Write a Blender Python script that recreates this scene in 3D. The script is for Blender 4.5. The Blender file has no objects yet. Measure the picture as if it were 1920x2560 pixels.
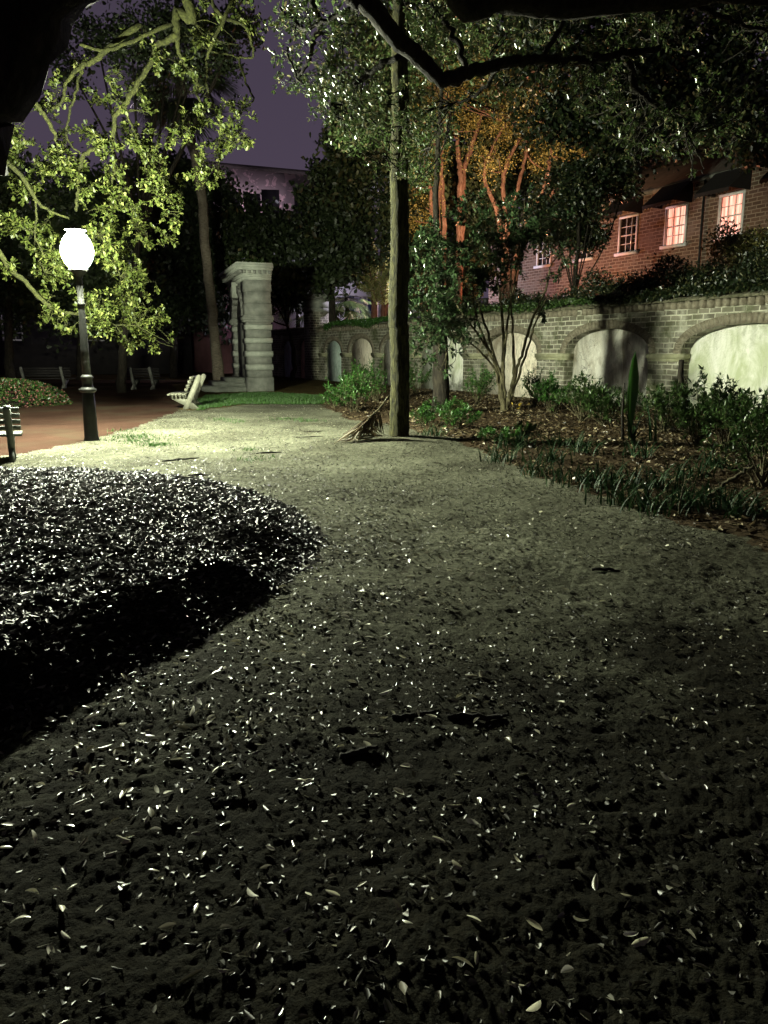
import bpy, math, random
import numpy as np
from mathutils import Vector
R = math.radians
rng = np.random.default_rng(7); random.seed(7)
sc = bpy.context.scene
col = sc.collection

# ------------------------------------------------------------------ camera maths (used only to lay out the place)
F = 1923.0; TH = R(11.75); CH = 1.55
def ray(px, py):
    u = (px-960)/F; v = (1280-py)/F
    return np.array([u, math.cos(TH)+v*math.sin(TH), v*math.cos(TH)-math.sin(TH)])
def P(px, py, d):
    r = ray(px, py); r = r*(d/r[1]); return np.array([r[0], r[1], r[2]+CH])
def G(px, py, z=0.0):
    r = ray(px, py); r = r*((z-CH)/r[2]); return np.array([r[0], r[1], z])
cam_d = bpy.data.cameras.new('camera'); cam = bpy.data.objects.new('camera', cam_d); col.objects.link(cam)
cam.location = (0, 0, CH); cam.rotation_euler = (math.pi/2-TH, 0, 0)
cam_d.sensor_fit = 'VERTICAL'; cam_d.sensor_height = 24; cam_d.lens = 24*F/2560; cam_d.clip_end = 2000; cam_d.clip_start = .05
sc.camera = cam

# ------------------------------------------------------------------ numpy noise
def _hash(i, j, s):
    n = (i.astype(np.int64)*374761393 + j.astype(np.int64)*668265263 + s*982451653) & 0xffffffff
    n = ((n ^ (n >> 13))*1274126177) & 0xffffffff
    return ((n ^ (n >> 16)) & 0xffff)/65535.0
def vnoise(x, y, s=0):
    i = np.floor(x); j = np.floor(y); fx = x-i; fy = y-j
    fx = fx*fx*(3-2*fx); fy = fy*fy*(3-2*fy)
    a = _hash(i, j, s); b = _hash(i+1, j, s); c = _hash(i, j+1, s); d = _hash(i+1, j+1, s)
    return (a+(b-a)*fx+(c-a)*fy+(a-b-c+d)*fx*fy)*2-1
def sdist(x, y, poly):
    """signed distance to polygon, positive inside"""
    x = np.asarray(x, float); y = np.asarray(y, float)
    d2 = np.full(x.shape, 1e18); ins = np.zeros(x.shape, bool)
    n = len(poly)
    for k in range(n):
        x0, y0 = poly[k][:2]; x1, y1 = poly[(k+1) % n][:2]
        ex, ey = x1-x0, y1-y0; t = np.clip(((x-x0)*ex+(y-y0)*ey)/(ex*ex+ey*ey+1e-12), 0, 1)
        d2 = np.minimum(d2, (x-x0-t*ex)**2+(y-y0-t*ey)**2)
        c = ((y0 > y) != (y1 > y)) & (x < (x1-x0)*(y-y0)/((y1-y0) if y1 != y0 else 1e-12)+x0)
        ins ^= c
    return np.where(ins, 1, -1)*np.sqrt(d2)
def sstep(t): t = np.clip(t, 0, 1); return t*t*(3-2*t)
def smooth_poly(pts, it=2):
    p = [np.array(q[:2], float) for q in pts]
    for _ in range(it):
        o = []
        for k in range(len(p)):
            a, b = p[k], p[(k+1) % len(p)]; o += [a*.75+b*.25, a*.25+b*.75]
        p = o
    return p

# ------------------------------------------------------------------ layout of the ground
WA = G(1920, 1050)[:2]; WB = G(800, 950)[:2]
WD = (WB-WA)/np.linalg.norm(WB-WA); WN = np.array([-WD[1], WD[0]])        # WN: toward the park
if WN[0] > 0: WN = -WN
MOUND = smooth_poly([(-1.55,2.75),(-1.15,3.75),(-.85,4.5),(-.6,5.3),(-.52,6.5),(-.85,7.6),(-1.6,8.6),(-2.8,9.3),(-4.3,9.7),(-6.5,9.7),(-9,8.5),(-8,4),(-5,1.3),(-2.6,1.1)])
edge = [G(*q)[:2] for q in [(1018,1072),(1191,1131),(1307,1183),(1452,1230),(1625,1288),(1741,1322),(1920,1380)]]
BED = [G(960,1056)[:2]]+edge+[np.array(q) for q in [(3.3,3.4),(6,-2),(18,-2),(16,6)]]+[WA-WD*2, WB-WD*3, G(826,960)[:2], G(808,1000)[:2], G(815,1020)[:2], G(880,1048)[:2]]
PE = [G(*q)[:2] for q in [(-400,1215),(11,1137),(217,1101),(362,1063),(452,1024)]]
PLAZA = PE+[G(470,1000)[:2], G(430,962)[:2], np.array([-10.5,44]), np.array([-34,44]), np.array([-34,10])]
LAWN = [G(*q)[:2] for q in [(497,1027),(560,1017),(631,1013),(720,1012),(804,1009),(830,1002),(800,988),(700,984),(600,984),(520,990),(480,1005)]]
PATH = PE+[G(497,1026)[:2], G(640,1012)[:2], G(804,1007)[:2], G(815,1020)[:2], G(880,1048)[:2], G(960,1056)[:2]]+edge+[np.array(q) for q in [(3.3,3.4),(6,-2),(6,-9),(-9,-9),(-16,0),(-16,9)]]
TREE = np.array([.255, 12.95]); LAMP = G(229, 1098)[:2]
def height(x, y, fine=True):
    x = np.asarray(x, float); y = np.asarray(y, float)
    r = np.hypot(x, y)
    dm = sdist(x, y, MOUND)+.08*vnoise(x*3, y*3, 5)
    m = sstep(dm/.62)
    h = .21*m + .12*sstep((dm-.5)/3.2)
    db = sdist(x, y, BED)
    b = sstep(db/.5+.2)
    h = h + .07*b*(y > 13)*0+.07*b + .17*sstep(1-np.hypot((x-TREE[0])/1.3, y-TREE[1])/1.7)
    h = h + .03*vnoise(x*.45, y*.45, 1)+.012*vnoise(x*1.7, y*1.7, 2)
    if fine:
        near = 1/(1+(r/14)**2)
        pl = sdist(x, y, PLAZA) > 0
        k = np.where(pl, .15, 1.0)
        w = .6+.4*vnoise(x*.8, y*.8, 9)
        xr = x*.8+y*.6; yr = y*.8-x*.6
        f = .007*vnoise(x*5.1, y*5.1, 3)+.0060*vnoise(xr*12.7, yr*13.1, 4)+.0052*vnoise(x*27, y*28, 6)*w+.0042*vnoise(xr*49, yr*52, 7)*w+.0026*vnoise(x*97, y*99, 17)
        # scuffed hollows and heel marks
        dn = vnoise(x*6.3+11, y*7.1, 8); f = f-.010*sstep((dn-.62)/.3)
        h = h + f*k*(1+1.6*m)*(.45+.55*near)
    return h
def hz(x, y): return float(height(np.array([x]), np.array([y]), False)[0])

# ------------------------------------------------------------------ materials
def new_mat(name):
    m = bpy.data.materials.new(name); m.use_nodes = True; nt = m.node_tree
    for n in list(nt.nodes): nt.nodes.remove(n)
    out = nt.nodes.new('ShaderNodeOutputMaterial'); bs = nt.nodes.new('ShaderNodeBsdfPrincipled')
    nt.links.new(bs.outputs[0], out.inputs[0]); return m, nt, bs, out
def N(nt, t, **kw):
    n = nt.nodes.new(t)
    for k, v in kw.items(): setattr(n, k, v)
    return n
def noise(nt, scale, detail=4, rough=.55, vec=None, dist=0):
    n = N(nt, 'ShaderNodeTexNoise'); n.inputs['Scale'].default_value = scale; n.inputs['Detail'].default_value = detail
    n.inputs['Roughness'].default_value = rough; n.inputs['Distortion'].default_value = dist
    if vec is not None: nt.links.new(vec, n.inputs['Vector'])
    return n.outputs['Fac']
def ramp(nt, fac, stops):
    n = N(nt, 'ShaderNodeValToRGB'); e = n.color_ramp.elements
    while len(e) < len(stops): e.new(.5)
    for k, (p, c) in enumerate(stops): e[k].position = p; e[k].color = (*c, 1) if len(c) == 3 else c
    nt.links.new(fac, n.inputs[0]); return n.outputs[0]
def bump(nt, bs, h, s, d):
    n = N(nt, 'ShaderNodeBump'); n.inputs['Strength'].default_value = s; n.inputs['Distance'].default_value = d
    nt.links.new(h, n.inputs['Height']); nt.links.new(n.outputs[0], bs.inputs['Normal']); return n
def mixc(nt, f, a, b, mode='MIX'):
    n = N(nt, 'ShaderNodeMix', data_type='RGBA', blend_type=mode)
    for s, v in ((n.inputs[0], f), (n.inputs[6], a), (n.inputs[7], b)):
        if isinstance(v, bpy.types.NodeSocket): nt.links.new(v, s)
        else: s.default_value = v if not isinstance(v, tuple) else ((*v, 1) if len(v) == 3 else v)
    return n.outputs[2]
def math_(nt, op, a, b=0.0):
    n = N(nt, 'ShaderNodeMath', operation=op)
    for s, v in ((n.inputs[0], a), (n.inputs[1], b)):
        if isinstance(v, bpy.types.NodeSocket): nt.links.new(v, s)
        else: s.default_value = v
    return n.outputs[0]
def objco(nt): return N(nt, 'ShaderNodeTexCoord').outputs['Object']
def rough_mat(name, cols, scale=6, rough=.85, bscale=30, bstr=.5, bdist=.01, detail=5, spec=.3):
    m, nt, bs, out = new_mat(name); co = objco(nt)
    f = noise(nt, scale, detail, .6, co)
    k = len(cols); st = [(.3+.4*i/(k-1), c) for i, c in enumerate(cols)] if k > 1 else [(.4, cols[0]), (.6, cols[0])]
    c = ramp(nt, f, st); nt.links.new(c, bs.inputs['Base Color'])
    bs.inputs['Roughness'].default_value = rough; bs.inputs['Specular IOR Level'].default_value = spec
    bump(nt, bs, noise(nt, bscale, 5, .6, co), bstr, bdist); return m
def leaf_mat(name, c0, c1, c2=None, rough=.42, trans=.25, spec=.5, tint=None, p1=.7):
    m, nt, bs, out = new_mat(name)
    a = N(nt, 'ShaderNodeAttribute', attribute_name='rnd').outputs['Fac']
    st = [(0, c0), (p1, c1)] + ([(1, c2)] if c2 else [])
    c = ramp(nt, a, st); nt.links.new(c, bs.inputs['Base Color'])
    bs.inputs['Roughness'].default_value = rough; bs.inputs['Specular IOR Level'].default_value = spec
    tr = N(nt, 'ShaderNodeBsdfTranslucent'); nt.links.new(c, tr.inputs[0])
    mx = N(nt, 'ShaderNodeMixShader'); mx.inputs[0].default_value = trans
    nt.links.new(bs.outputs[0], mx.inputs[1]); nt.links.new(tr.outputs[0], mx.inputs[2]); nt.links.new(mx.outputs[0], out.inputs[0]); return m
def brick_mat(name, c1, c2, mortar, bw=.3, bh=.11, msz=.014, smear=None, moss=None, bstr=.8):
    m, nt, bs, out = new_mat(name); co = objco(nt)
    sp = N(nt, 'ShaderNodeSeparateXYZ'); nt.links.new(co, sp.inputs[0])
    u = math_(nt, 'ADD', sp.outputs[0], sp.outputs[1]); cb = N(nt, 'ShaderNodeCombineXYZ')
    wob = noise(nt, 3.0, 3, .5, co)
    nt.links.new(math_(nt, 'ADD', u, math_(nt, 'MULTIPLY', wob, .05)), cb.inputs[0])
    nt.links.new(math_(nt, 'ADD', sp.outputs[2], math_(nt, 'MULTIPLY', noise(nt, 2.0, 3, .5, co), .06)), cb.inputs[1])
    b = N(nt, 'ShaderNodeTexBrick'); nt.links.new(cb.outputs[0], b.inputs[0])
    b.inputs['Color1'].default_value = (*c1, 1); b.inputs['Color2'].default_value = (*c2, 1); b.inputs['Mortar'].default_value = (*mortar, 1)
    b.inputs['Scale'].default_value = 1; b.inputs['Mortar Size'].default_value = msz; b.inputs['Mortar Smooth'].default_value = .35
    b.inputs['Brick Width'].default_value = bw; b.inputs['Row Height'].default_value = bh; b.inputs['Bias'].default_value = -.1
    c = b.outputs[0]
    f = noise(nt, 9, 5, .65, co)
    c = mixc(nt, math_(nt, 'MULTIPLY', ramp(nt, f, [(.3, (0, 0, 0)), (.75, (1, 1, 1))]), .55), c, tuple(.35*(x+y) for x, y in zip(c1, c2)))
    if smear: c = mixc(nt, math_(nt, 'MULTIPLY', ramp(nt, noise(nt, 1.3, 6, .62, co), [(.5, (0, 0, 0)), (.62, (1, 1, 1))]), .75), c, smear)
    if moss: c = mixc(nt, ramp(nt, noise(nt, .9, 6, .7, co, .4), [(.48, (0, 0, 0)), (.66, (1, 1, 1))]), c, moss)
    nt.links.new(c, bs.inputs['Base Color']); bs.inputs['Roughness'].default_value = .9; bs.inputs['Specular IOR Level'].default_value = .2
    h = math_(nt, 'SUBTRACT', math_(nt, 'MULTIPLY', f, .6), b.outputs['Fac'])
    bump(nt, bs, h, bstr, .012); return m
def stucco_mat(name, base, stain, stain2, amt=.5, scale=1.2):
    m, nt, bs, out = new_mat(name); co = objco(nt)
    mp = N(nt, 'ShaderNodeMapping'); nt.links.new(co, mp.inputs[0]); mp.inputs['Scale'].default_value = (1.6, 1.6, .7)
    v = mp.outputs[0]
    c = mixc(nt, math_(nt, 'MULTIPLY', ramp(nt, noise(nt, scale, 7, .68, v, .8), [(.46, (0, 0, 0)), (.64, (1, 1, 1))]), amt), base, stain)
    c = mixc(nt, math_(nt, 'MULTIPLY', ramp(nt, noise(nt, scale*2.7, 8, .72, v, 1.5), [(.52, (0, 0, 0)), (.66, (1, 1, 1))]), amt), c, stain2)
    # runs of damp below the arch crown and rising from the soil
    sp = N(nt, 'ShaderNodeSeparateXYZ'); nt.links.new(co, sp.inputs[0])
    mp2 = N(nt, 'ShaderNodeMapping'); nt.links.new(co, mp2.inputs[0]); mp2.inputs['Scale'].default_value = (7, 7, .5)
    st = ramp(nt, noise(nt, 1, 5, .6, mp2.outputs[0]), [(.42, (0, 0, 0)), (.7, (1, 1, 1))])
    up = ramp(nt, math_(nt, 'MULTIPLY', sp.outputs[2], .4), [(.45, (0, 0, 0)), (.9, (1, 1, 1))])
    c = mixc(nt, math_(nt, 'MULTIPLY', math_(nt, 'MULTIPLY', st, up), amt*.55), c, tuple(x*.5 for x in stain))
    vo = N(nt, 'ShaderNodeTexVoronoi', feature='DISTANCE_TO_EDGE'); vo.inputs['Scale'].default_value = 1.1
    wv = N(nt, 'ShaderNodeMapping'); wn_ = N(nt, 'ShaderNodeTexNoise'); wn_.inputs['Scale'].default_value = 2.5; nt.links.new(co, wn_.inputs['Vector'])
    vm = N(nt, 'ShaderNodeVectorMath', operation='ADD'); nt.links.new(co, vm.inputs[0]); nt.links.new(wn_.outputs['Color'], vm.inputs[1]); nt.links.new(vm.outputs[0], vo.inputs['Vector'])
    ck = ramp(nt, vo.outputs['Distance'], [(0, (1,1,1)), (.014, (0,0,0))])
    c = mixc(nt, math_(nt, 'MULTIPLY', ck, ramp(nt, noise(nt, .9, 3, .5, co), [(.5, (0,0,0)), (.6, (.8,.8,.8))])), c, (.10,.09,.07))
    nt.links.new(c, bs.inputs['Base Color']); bs.inputs['Roughness'].default_value = .9; bs.inputs['Specular IOR Level'].default_value = .2
    bump(nt, bs, noise(nt, 9, 7, .65, co), .8, .035); return m
def emit_mat(name, color, s):
    m = bpy.data.materials.new(name); m.use_nodes = True; nt = m.node_tree
    for n in list(nt.nodes): nt.nodes.remove(n)
    out = nt.nodes.new('ShaderNodeOutputMaterial'); e = nt.nodes.new('ShaderNodeEmission')
    e.inputs[0].default_value = (*color, 1); e.inputs[1].default_value = s; nt.links.new(e.outputs[0], out.inputs[0]); return m

M = {}
def ground_mat(name, cols, dark, thr, scale, gloss=.9, pat=None, fore_shade=False):
    m, nt, bs, out = new_mat(name); co = objco(nt)
    c = ramp(nt, noise(nt, .9, 6, .65, co), [(.35, cols[0]), (.65, cols[1])])
    if pat: c = mixc(nt, math_(nt, 'MULTIPLY', ramp(nt, noise(nt, .55, 5, .6, co, .5), [(.47, (0, 0, 0)), (.62, (1, 1, 1))]), .6), c, pat)
    if fore_shade:                                   # foreground shade painted into the soil colour, growing toward the near right
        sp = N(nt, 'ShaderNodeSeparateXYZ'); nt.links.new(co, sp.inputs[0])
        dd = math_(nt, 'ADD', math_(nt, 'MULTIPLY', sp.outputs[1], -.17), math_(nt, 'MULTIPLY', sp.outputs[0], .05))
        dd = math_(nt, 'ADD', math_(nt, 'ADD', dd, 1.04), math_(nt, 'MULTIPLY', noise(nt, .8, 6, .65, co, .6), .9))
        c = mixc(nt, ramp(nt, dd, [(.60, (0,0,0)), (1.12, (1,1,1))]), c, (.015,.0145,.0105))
    if dark:
        a = ramp(nt, noise(nt, scale, 4, .7, co, .6), [(thr, (0, 0, 0)), (thr+.07, (1, 1, 1))])
        b = ramp(nt, noise(nt, scale*2.6, 3, .7, co, .3), [(thr+.02, (0, 0, 0)), (thr+.1, (1, 1, 1))])
        big = ramp(nt, noise(nt, .8, 4, .6, co), [(.3, (.25,)*3), (.7, (1,)*3)])
        c = mixc(nt, math_(nt, 'MULTIPLY', math_(nt, 'MAXIMUM', a, b), big), c, dark)
    nt.links.new(c, bs.inputs['Base Color']); bs.inputs['Roughness'].default_value = .97; bs.inputs['Specular IOR Level'].default_value = .03
    hgt = math_(nt, 'ADD', noise(nt, 38, 6, .65, co), math_(nt, 'MULTIPLY', noise(nt, 110, 4, .6, co), .5))
    bump(nt, bs, hgt, .7, .02); return m
M['path'] = ground_mat('sand', [(.112,.114,.080),(.185,.188,.134)], (.018,.016,.010), .487, 15, fore_shade=True, pat=(.055,.053,.037))
M['mulch'] = ground_mat('mulch', [(.010,.009,.007),(.022,.018,.013)], (.004,.004,.003), .5, 20)
M['bed'] = ground_mat('bed_soil', [(.05,.036,.022),(.085,.06,.036)], (.012,.009,.006), .5, 16)
M['plaza'] = ground_mat('brick_dust', [(.034,.018,.013),(.054,.030,.021)], None, .5, 9, pat=(.052,.044,.028))
M['lawn'] = ground_mat('turf_soil', [(.03,.04,.015),(.05,.06,.02)], (.01,.012,.006), .5, 14)
M['ground'] = ground_mat('earth', [(.07,.05,.022),(.11,.085,.035)], (.02,.016,.01), .52, 11)
M['stucco_bright'] = stucco_mat('stucco_bright', (.80,.80,.72), (.36,.42,.20), (.46,.48,.36), .75, .8)
M['stucco_grey'] = stucco_mat('stucco_grey', (.80,.78,.70), (.34,.30,.22), (.34,.33,.28), .85, 1.0)
M['stucco_cream'] = stucco_mat('stucco_cream', (.82,.76,.62), (.34,.26,.17), (.24,.20,.15), .65, 1.8)
M['stucco_teal'] = stucco_mat('stucco_teal', (.62,.74,.66), (.22,.36,.30), (.18,.22,.19), .7, 2.2)
M['stucco_pink'] = stucco_mat('stucco_pink', (.78,.55,.42), (.20,.15,.14), (.42,.22,.08), .8, 1.6)
M['stucco_blue'] = stucco_mat('stucco_blue', (.42,.48,.54), (.14,.14,.16), (.5,.26,.08), .7, 1.2)
M['wall_brick'] = brick_mat('wall_brick', (.095,.088,.066), (.23,.215,.165), (.52,.51,.40), .36, .14, .020, smear=(.40,.395,.32), moss=(.075,.085,.04))
M['arch_brick'] = rough_mat('arch_brick', [(.12,.10,.07),(.24,.22,.16)], 9, .9, 22, .8, .02)
M['coping'] = rough_mat('coping', [(.04,.045,.02),(.10,.095,.06),(.16,.15,.10)], 4, .95, 12, .8, .03)
M['impost'] = rough_mat('impost', [(.22,.22,.13),(.36,.36,.24)], 5, .9, 25, .5, .01)
M['house_brick'] = brick_mat('house_brick', (.085,.055,.038), (.16,.10,.068), (.30,.25,.19), .42, .15, .022, smear=(.17,.13,.10))
M['stone'] = rough_mat('stone', [(.11,.115,.10),(.21,.215,.185)], 3.5, .85, 18, .6, .012)
M['stone_pale'] = rough_mat('stone_pale', [(.20,.215,.185),(.33,.345,.29)], 4, .85, 22, .5, .01)
M['stone_dark'] = rough_mat('stone_dark', [(.10,.10,.09),(.17,.17,.15)], 4, .9, 18, .5, .012)
M['bark_lichen'] = None
def bark(name, c0, c1, c2, sx=8, sz=1.3, b=.03):
    m, nt, bs, out = new_mat(name); co = objco(nt)
    mp = N(nt, 'ShaderNodeMapping'); nt.links.new(co, mp.inputs[0]); mp.inputs['Scale'].default_value = (sx, sx, sz)
    f = noise(nt, 2.2, 7, .68, mp.outputs[0], .6); g = noise(nt, 1.6, 5, .6, co)
    c = ramp(nt, f, [(.38, c0), (.5, c1), (.68, c2)])
    c = mixc(nt, math_(nt, 'MULTIPLY', ramp(nt, g, [(.45, (0,0,0)), (.65, (1,1,1))]), .5), c, c0)
    nt.links.new(c, bs.inputs['Base Color']); bs.inputs['Roughness'].default_value = .9; bs.inputs['Specular IOR Level'].default_value = .2
    bump(nt, bs, f, 1.0, b); return m
M['bark_lichen'] = bark('bark_lichen', (.006,.006,.003), (.034,.033,.012), (.085,.082,.030), 13, 2.6, .05)
M['bark_oak'] = bark('bark_oak', (.010,.011,.003), (.026,.029,.007), (.055,.060,.014), 9, 9, .03)
M['bark_dark'] = bark('bark_dark', (.010,.008,.006), (.020,.017,.012), (.038,.032,.022), 6, 2, .03)
M['bark_palm'] = bark('bark_palm', (.09,.075,.055), (.17,.145,.11), (.22,.19,.14), 3, 9, .03)
M['bark_smooth'] = bark('bark_smooth', (.05,.022,.014), (.12,.058,.040), (.20,.12,.09), 7, 1.6, .01)
M['stem'] = bark('stem', (.03,.026,.015), (.075,.065,.035), (.13,.12,.065), 9, 3, .006)
M['leaf_oak'] = leaf_mat('leaf_oak', (.028,.042,.007), (.066,.084,.017), (.14,.15,.042), .5, .3, .35)
M['leaf_canopy'] = leaf_mat('leaf_canopy', (.028,.048,.012), (.060,.095,.028), (.24,.20,.10), .30, .2, .7, p1=.78)
M['leaf_dark'] = leaf_mat('leaf_dark', (.012,.02,.008), (.035,.05,.018), (.05,.07,.03), .5, .15)
M['leaf_camellia'] = leaf_mat('leaf_camellia', (.014,.028,.010), (.028,.055,.020), (.08,.12,.05), .28, .12, .7)
M['leaf_myrtle'] = leaf_mat('leaf_myrtle', (.10,.09,.02), (.24,.20,.05), (.45,.36,.12), .45, .4)
M['leaf_fern'] = leaf_mat('leaf_fern', (.07,.085,.02), (.16,.16,.045), (.26,.22,.07), .5, .3)
M['leaf_shrub'] = leaf_mat('leaf_shrub', (.018,.055,.010), (.04,.12,.02), (.09,.20,.04), .4, .25)
M['leaf_bedside'] = leaf_mat('leaf_bedside', (.014,.032,.007), (.034,.070,.016), (.09,.15,.042), .35, .2)
M['leaf_hedge'] = leaf_mat('leaf_hedge', (.006,.012,.004), (.014,.025,.008), (.09,.09,.035), .38, .2, .6)
M['leaf_gold'] = leaf_mat('leaf_gold', (.012,.018,.006), (.07,.075,.02), (.34,.30,.10), .4, .35, .6, p1=.6)
M['blade'] = leaf_mat('blade', (.008,.022,.008), (.018,.045,.014), (.045,.08,.03), .6, .15, .2)
M['turf'] = leaf_mat('turf', (.02,.06,.010), (.04,.10,.016), (.06,.14,.03), .5, .3)
M['litter_dry'] = leaf_mat('litter_dry', (.015,.012,.008), (.045,.038,.024), (.50,.47,.36), .30, .1, .8, p1=.72)
M['litter_bits'] = leaf_mat('litter_bits', (.008,.007,.005), (.045,.042,.03), (.24,.23,.17), .5, .05, .5, p1=.6)
M['litter_pale'] = leaf_mat('litter_pale', (.05,.045,.025), (.50,.47,.32), (.85,.83,.68), .28, .1, .9, p1=.45)
M['litter_mulch'] = leaf_mat('litter_mulch', (.008,.007,.005), (.040,.037,.030), (.20,.195,.175), .55, .05, .5, p1=.70)
M['litter_bed'] = leaf_mat('litter_bed', (.02,.013,.007), (.08,.055,.026), (.36,.30,.18), .38, .1, .6)
M['petal'] = leaf_mat('petal', (.22,.06,.06), (.32,.12,.11), (.42,.25,.22), .6, .3)
M['petal_yellow'] = leaf_mat('petal_yellow', (.6,.42,.04), (.75,.55,.08), (.8,.7,.3), .6, .3)
M['frond_dry'] = leaf_mat('frond_dry', (.05,.035,.018), (.14,.10,.05), (.32,.26,.15), .5, .15)
M['iron'] = rough_mat('iron', [(.010,.011,.010),(.022,.022,.020)], 8, .55, 60, .3, .003, spec=.3)
M['slat'] = rough_mat('slat', [(.05,.06,.05),(.10,.11,.09)], 12, .45, 60, .3, .003, spec=.5)
M['slat_pale'] = rough_mat('slat_pale', [(.12,.12,.09),(.20,.20,.15)], 9, .6, 50, .4, .004)
M['white_paint'] = rough_mat('white_paint', [(.62,.60,.57),(.75,.73,.70)], 5, .6, 40, .2, .004)
M['white_wall'] = rough_mat('white_wall', [(.68,.67,.70),(.80,.79,.82)], 2, .8, 20, .3, .01)
M['pink_wall'] = rough_mat('pink_wall', [(.46,.22,.25),(.60,.30,.33)], 2, .85, 20, .3, .01)
M['roof'] = rough_mat('roof', [(.02,.018,.016),(.04,.035,.03)], 3, .9, 16, .5, .02)
M['canvas'] = rough_mat('canvas', [(.010,.009,.009),(.018,.015,.014)], 5, .8, 50, .2, .004)
M['navy'] = rough_mat('navy', [(.04,.045,.12),(.06,.07,.17)], 5, .5, 40, .2, .004)
M['far_dark'] = rough_mat('far_dark', [(.02,.018,.02),(.035,.03,.03)], 2, .9, 12, .5, .02)
M['glass_dark'] = rough_mat('glass_dark', [(.01,.01,.012),(.02,.02,.02)], 3, .08, 10, .05, .002, spec=.8)

# ------------------------------------------------------------------ object helpers
def tag(o, label=None, cat=None, group=None, kind=None):
    if label: o['label'] = label
    if cat: o['category'] = cat
    if group: o['group'] = group
    if kind: o['kind'] = kind
    return o
def empty(name, loc, rz, label, cat, group=None):
    o = bpy.data.objects.new(name, None); col.objects.link(o); o.location = loc; o.rotation_euler = (0, 0, rz)
    o.empty_display_size = .2
    return tag(o, label, cat, group)
def raw_mesh(name, V, loops, nper, mat, parent=None, smooth=False, rnd=None, mats=None, midx=None):
    """V (n,3); loops flat int; nper: int or array of polygon sizes"""
    me = bpy.data.meshes.new(name); V = np.asarray(V, np.float32); loops = np.asarray(loops, np.int32).ravel()
    if np.isscalar(nper): nper = np.full(len(loops)//nper, nper, np.int32)
    else: nper = np.asarray(nper, np.int32)
    me.vertices.add(len(V)); me.vertices.foreach_set('co', V.ravel())
    me.loops.add(len(loops)); me.loops.foreach_set('vertex_index', loops)
    me.polygons.add(len(nper)); st = np.concatenate([[0], np.cumsum(nper)[:-1]]).astype(np.int32)
    me.polygons.foreach_set('loop_start', st)
    if smooth: me.polygons.foreach_set('use_smooth', np.ones(len(nper), bool))
    for mm in (mats or [mat]): me.materials.append(mm)
    if midx is not None: me.polygons.foreach_set('material_index', np.asarray(midx, np.int32))
    me.update(calc_edges=True)
    if rnd is not None:
        a = me.attributes.new('rnd', 'FLOAT', 'FACE'); a.data.foreach_set('value', np.asarray(rnd, np.float32))
    o = bpy.data.objects.new(name, me); col.objects.link(o)
    if parent is not None: o.parent = parent
    return o
class MB:
    def __init__(s): s.v = []; s.f = []; s.n = []; s.c = 0; s.mi = []; s.cur = 0
    def add(s, V, Fs):
        V = np.asarray(V, float); s.v.append(V)
        for f in Fs: s.f.extend([s.c+i for i in f]); s.n.append(len(f)); s.mi.append(s.cur)
        s.c += len(V)
    def box(s, a, b, jit=0):
        x0, y0, z0 = a; x1, y1, z1 = b
        V = np.array([(x0,y0,z0),(x1,y0,z0),(x1,y1,z0),(x0,y1,z0),(x0,y0,z1),(x1,y0,z1),(x1,y1,z1),(x0,y1,z1)], float)
        if jit: V += rng.uniform(-jit, jit, V.shape)
        s.add(V, [(0,3,2,1),(4,5,6,7),(0,1,5,4),(1,2,6,5),(2,3,7,6),(3,0,4,7)])
    def prism(s, poly, t0, t1, fn):
        """poly: list of (a,b); fn(a,b,t)->xyz"""
        n = len(poly); V = [fn(a, b, t0) for a, b in poly]+[fn(a, b, t1) for a, b in poly]
        s.add(V, [tuple(range(n))[::-1], tuple(range(n, 2*n))]+[(i, (i+1) % n, n+(i+1) % n, n+i) for i in range(n)])
    def lathe(s, prof, n=20, cx=0, cy=0, flute=0):
        V = []
        for r, z in prof:
            for k in range(n):
                a = 2*math.pi*k/n; V.append((cx+r*math.cos(a), cy+r*math.sin(a), z))
        Fs = []
        for i in range(len(prof)-1):
            for k in range(n): Fs.append((i*n+k, i*n+(k+1) % n, (i+1)*n+(k+1) % n, (i+1)*n+k))
        Fs.append(tuple(range(n))[::-1]); Fs.append(tuple((len(prof)-1)*n+k for k in range(n))); s.add(V, Fs)
    def tube(s, pts, rad, n=7, wob=0, cap=True):
        p = np.asarray(pts, float); m = len(p)
        if m < 2: return
        rad = np.broadcast_to(np.asarray(rad, float), (m,)) if np.ndim(rad) <= 1 and np.size(rad) in (1, m) else np.interp(np.linspace(0,1,m), np.linspace(0,1,len(rad)), rad)
        t = np.gradient(p, axis=0); t /= np.linalg.norm(t, axis=1)[:, None]+1e-9
        up = np.array([.31,.17,.93]) if abs(t[0][2]) < .85 else np.array([.9,.3,.1])
        u = np.cross(t, up); u /= np.linalg.norm(u, axis=1)[:, None]+1e-9; w = np.cross(t, u)
        a = np.arange(n)*2*math.pi/n
        rr = rad[:, None]*(1+wob*rng.uniform(-1, 1, (m, n)))
        V = p[:, None, :]+rr[..., None]*(np.cos(a)[None, :, None]*u[:, None, :]+np.sin(a)[None, :, None]*w[:, None, :])
        Fs = [(i*n+k, i*n+(k+1) % n, (i+1)*n+(k+1) % n, (i+1)*n+k) for i in range(m-1) for k in range(n)]
        if cap: Fs += [tuple(range(n))[::-1], tuple((m-1)*n+k for k in range(n))]
        s.add(V.reshape(-1, 3), Fs)
    def obj(s, name, mat, parent=None, smooth=False, mats=None, loc=None, rz=None):
        o = raw_mesh(name, np.concatenate(s.v), s.f, s.n, mat, parent, smooth, mats=mats, midx=s.mi if mats else None)
        if loc is not None: o.location = loc
        if rz is not None: o.rotation_euler = (0, 0, rz)
        return o
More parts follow.
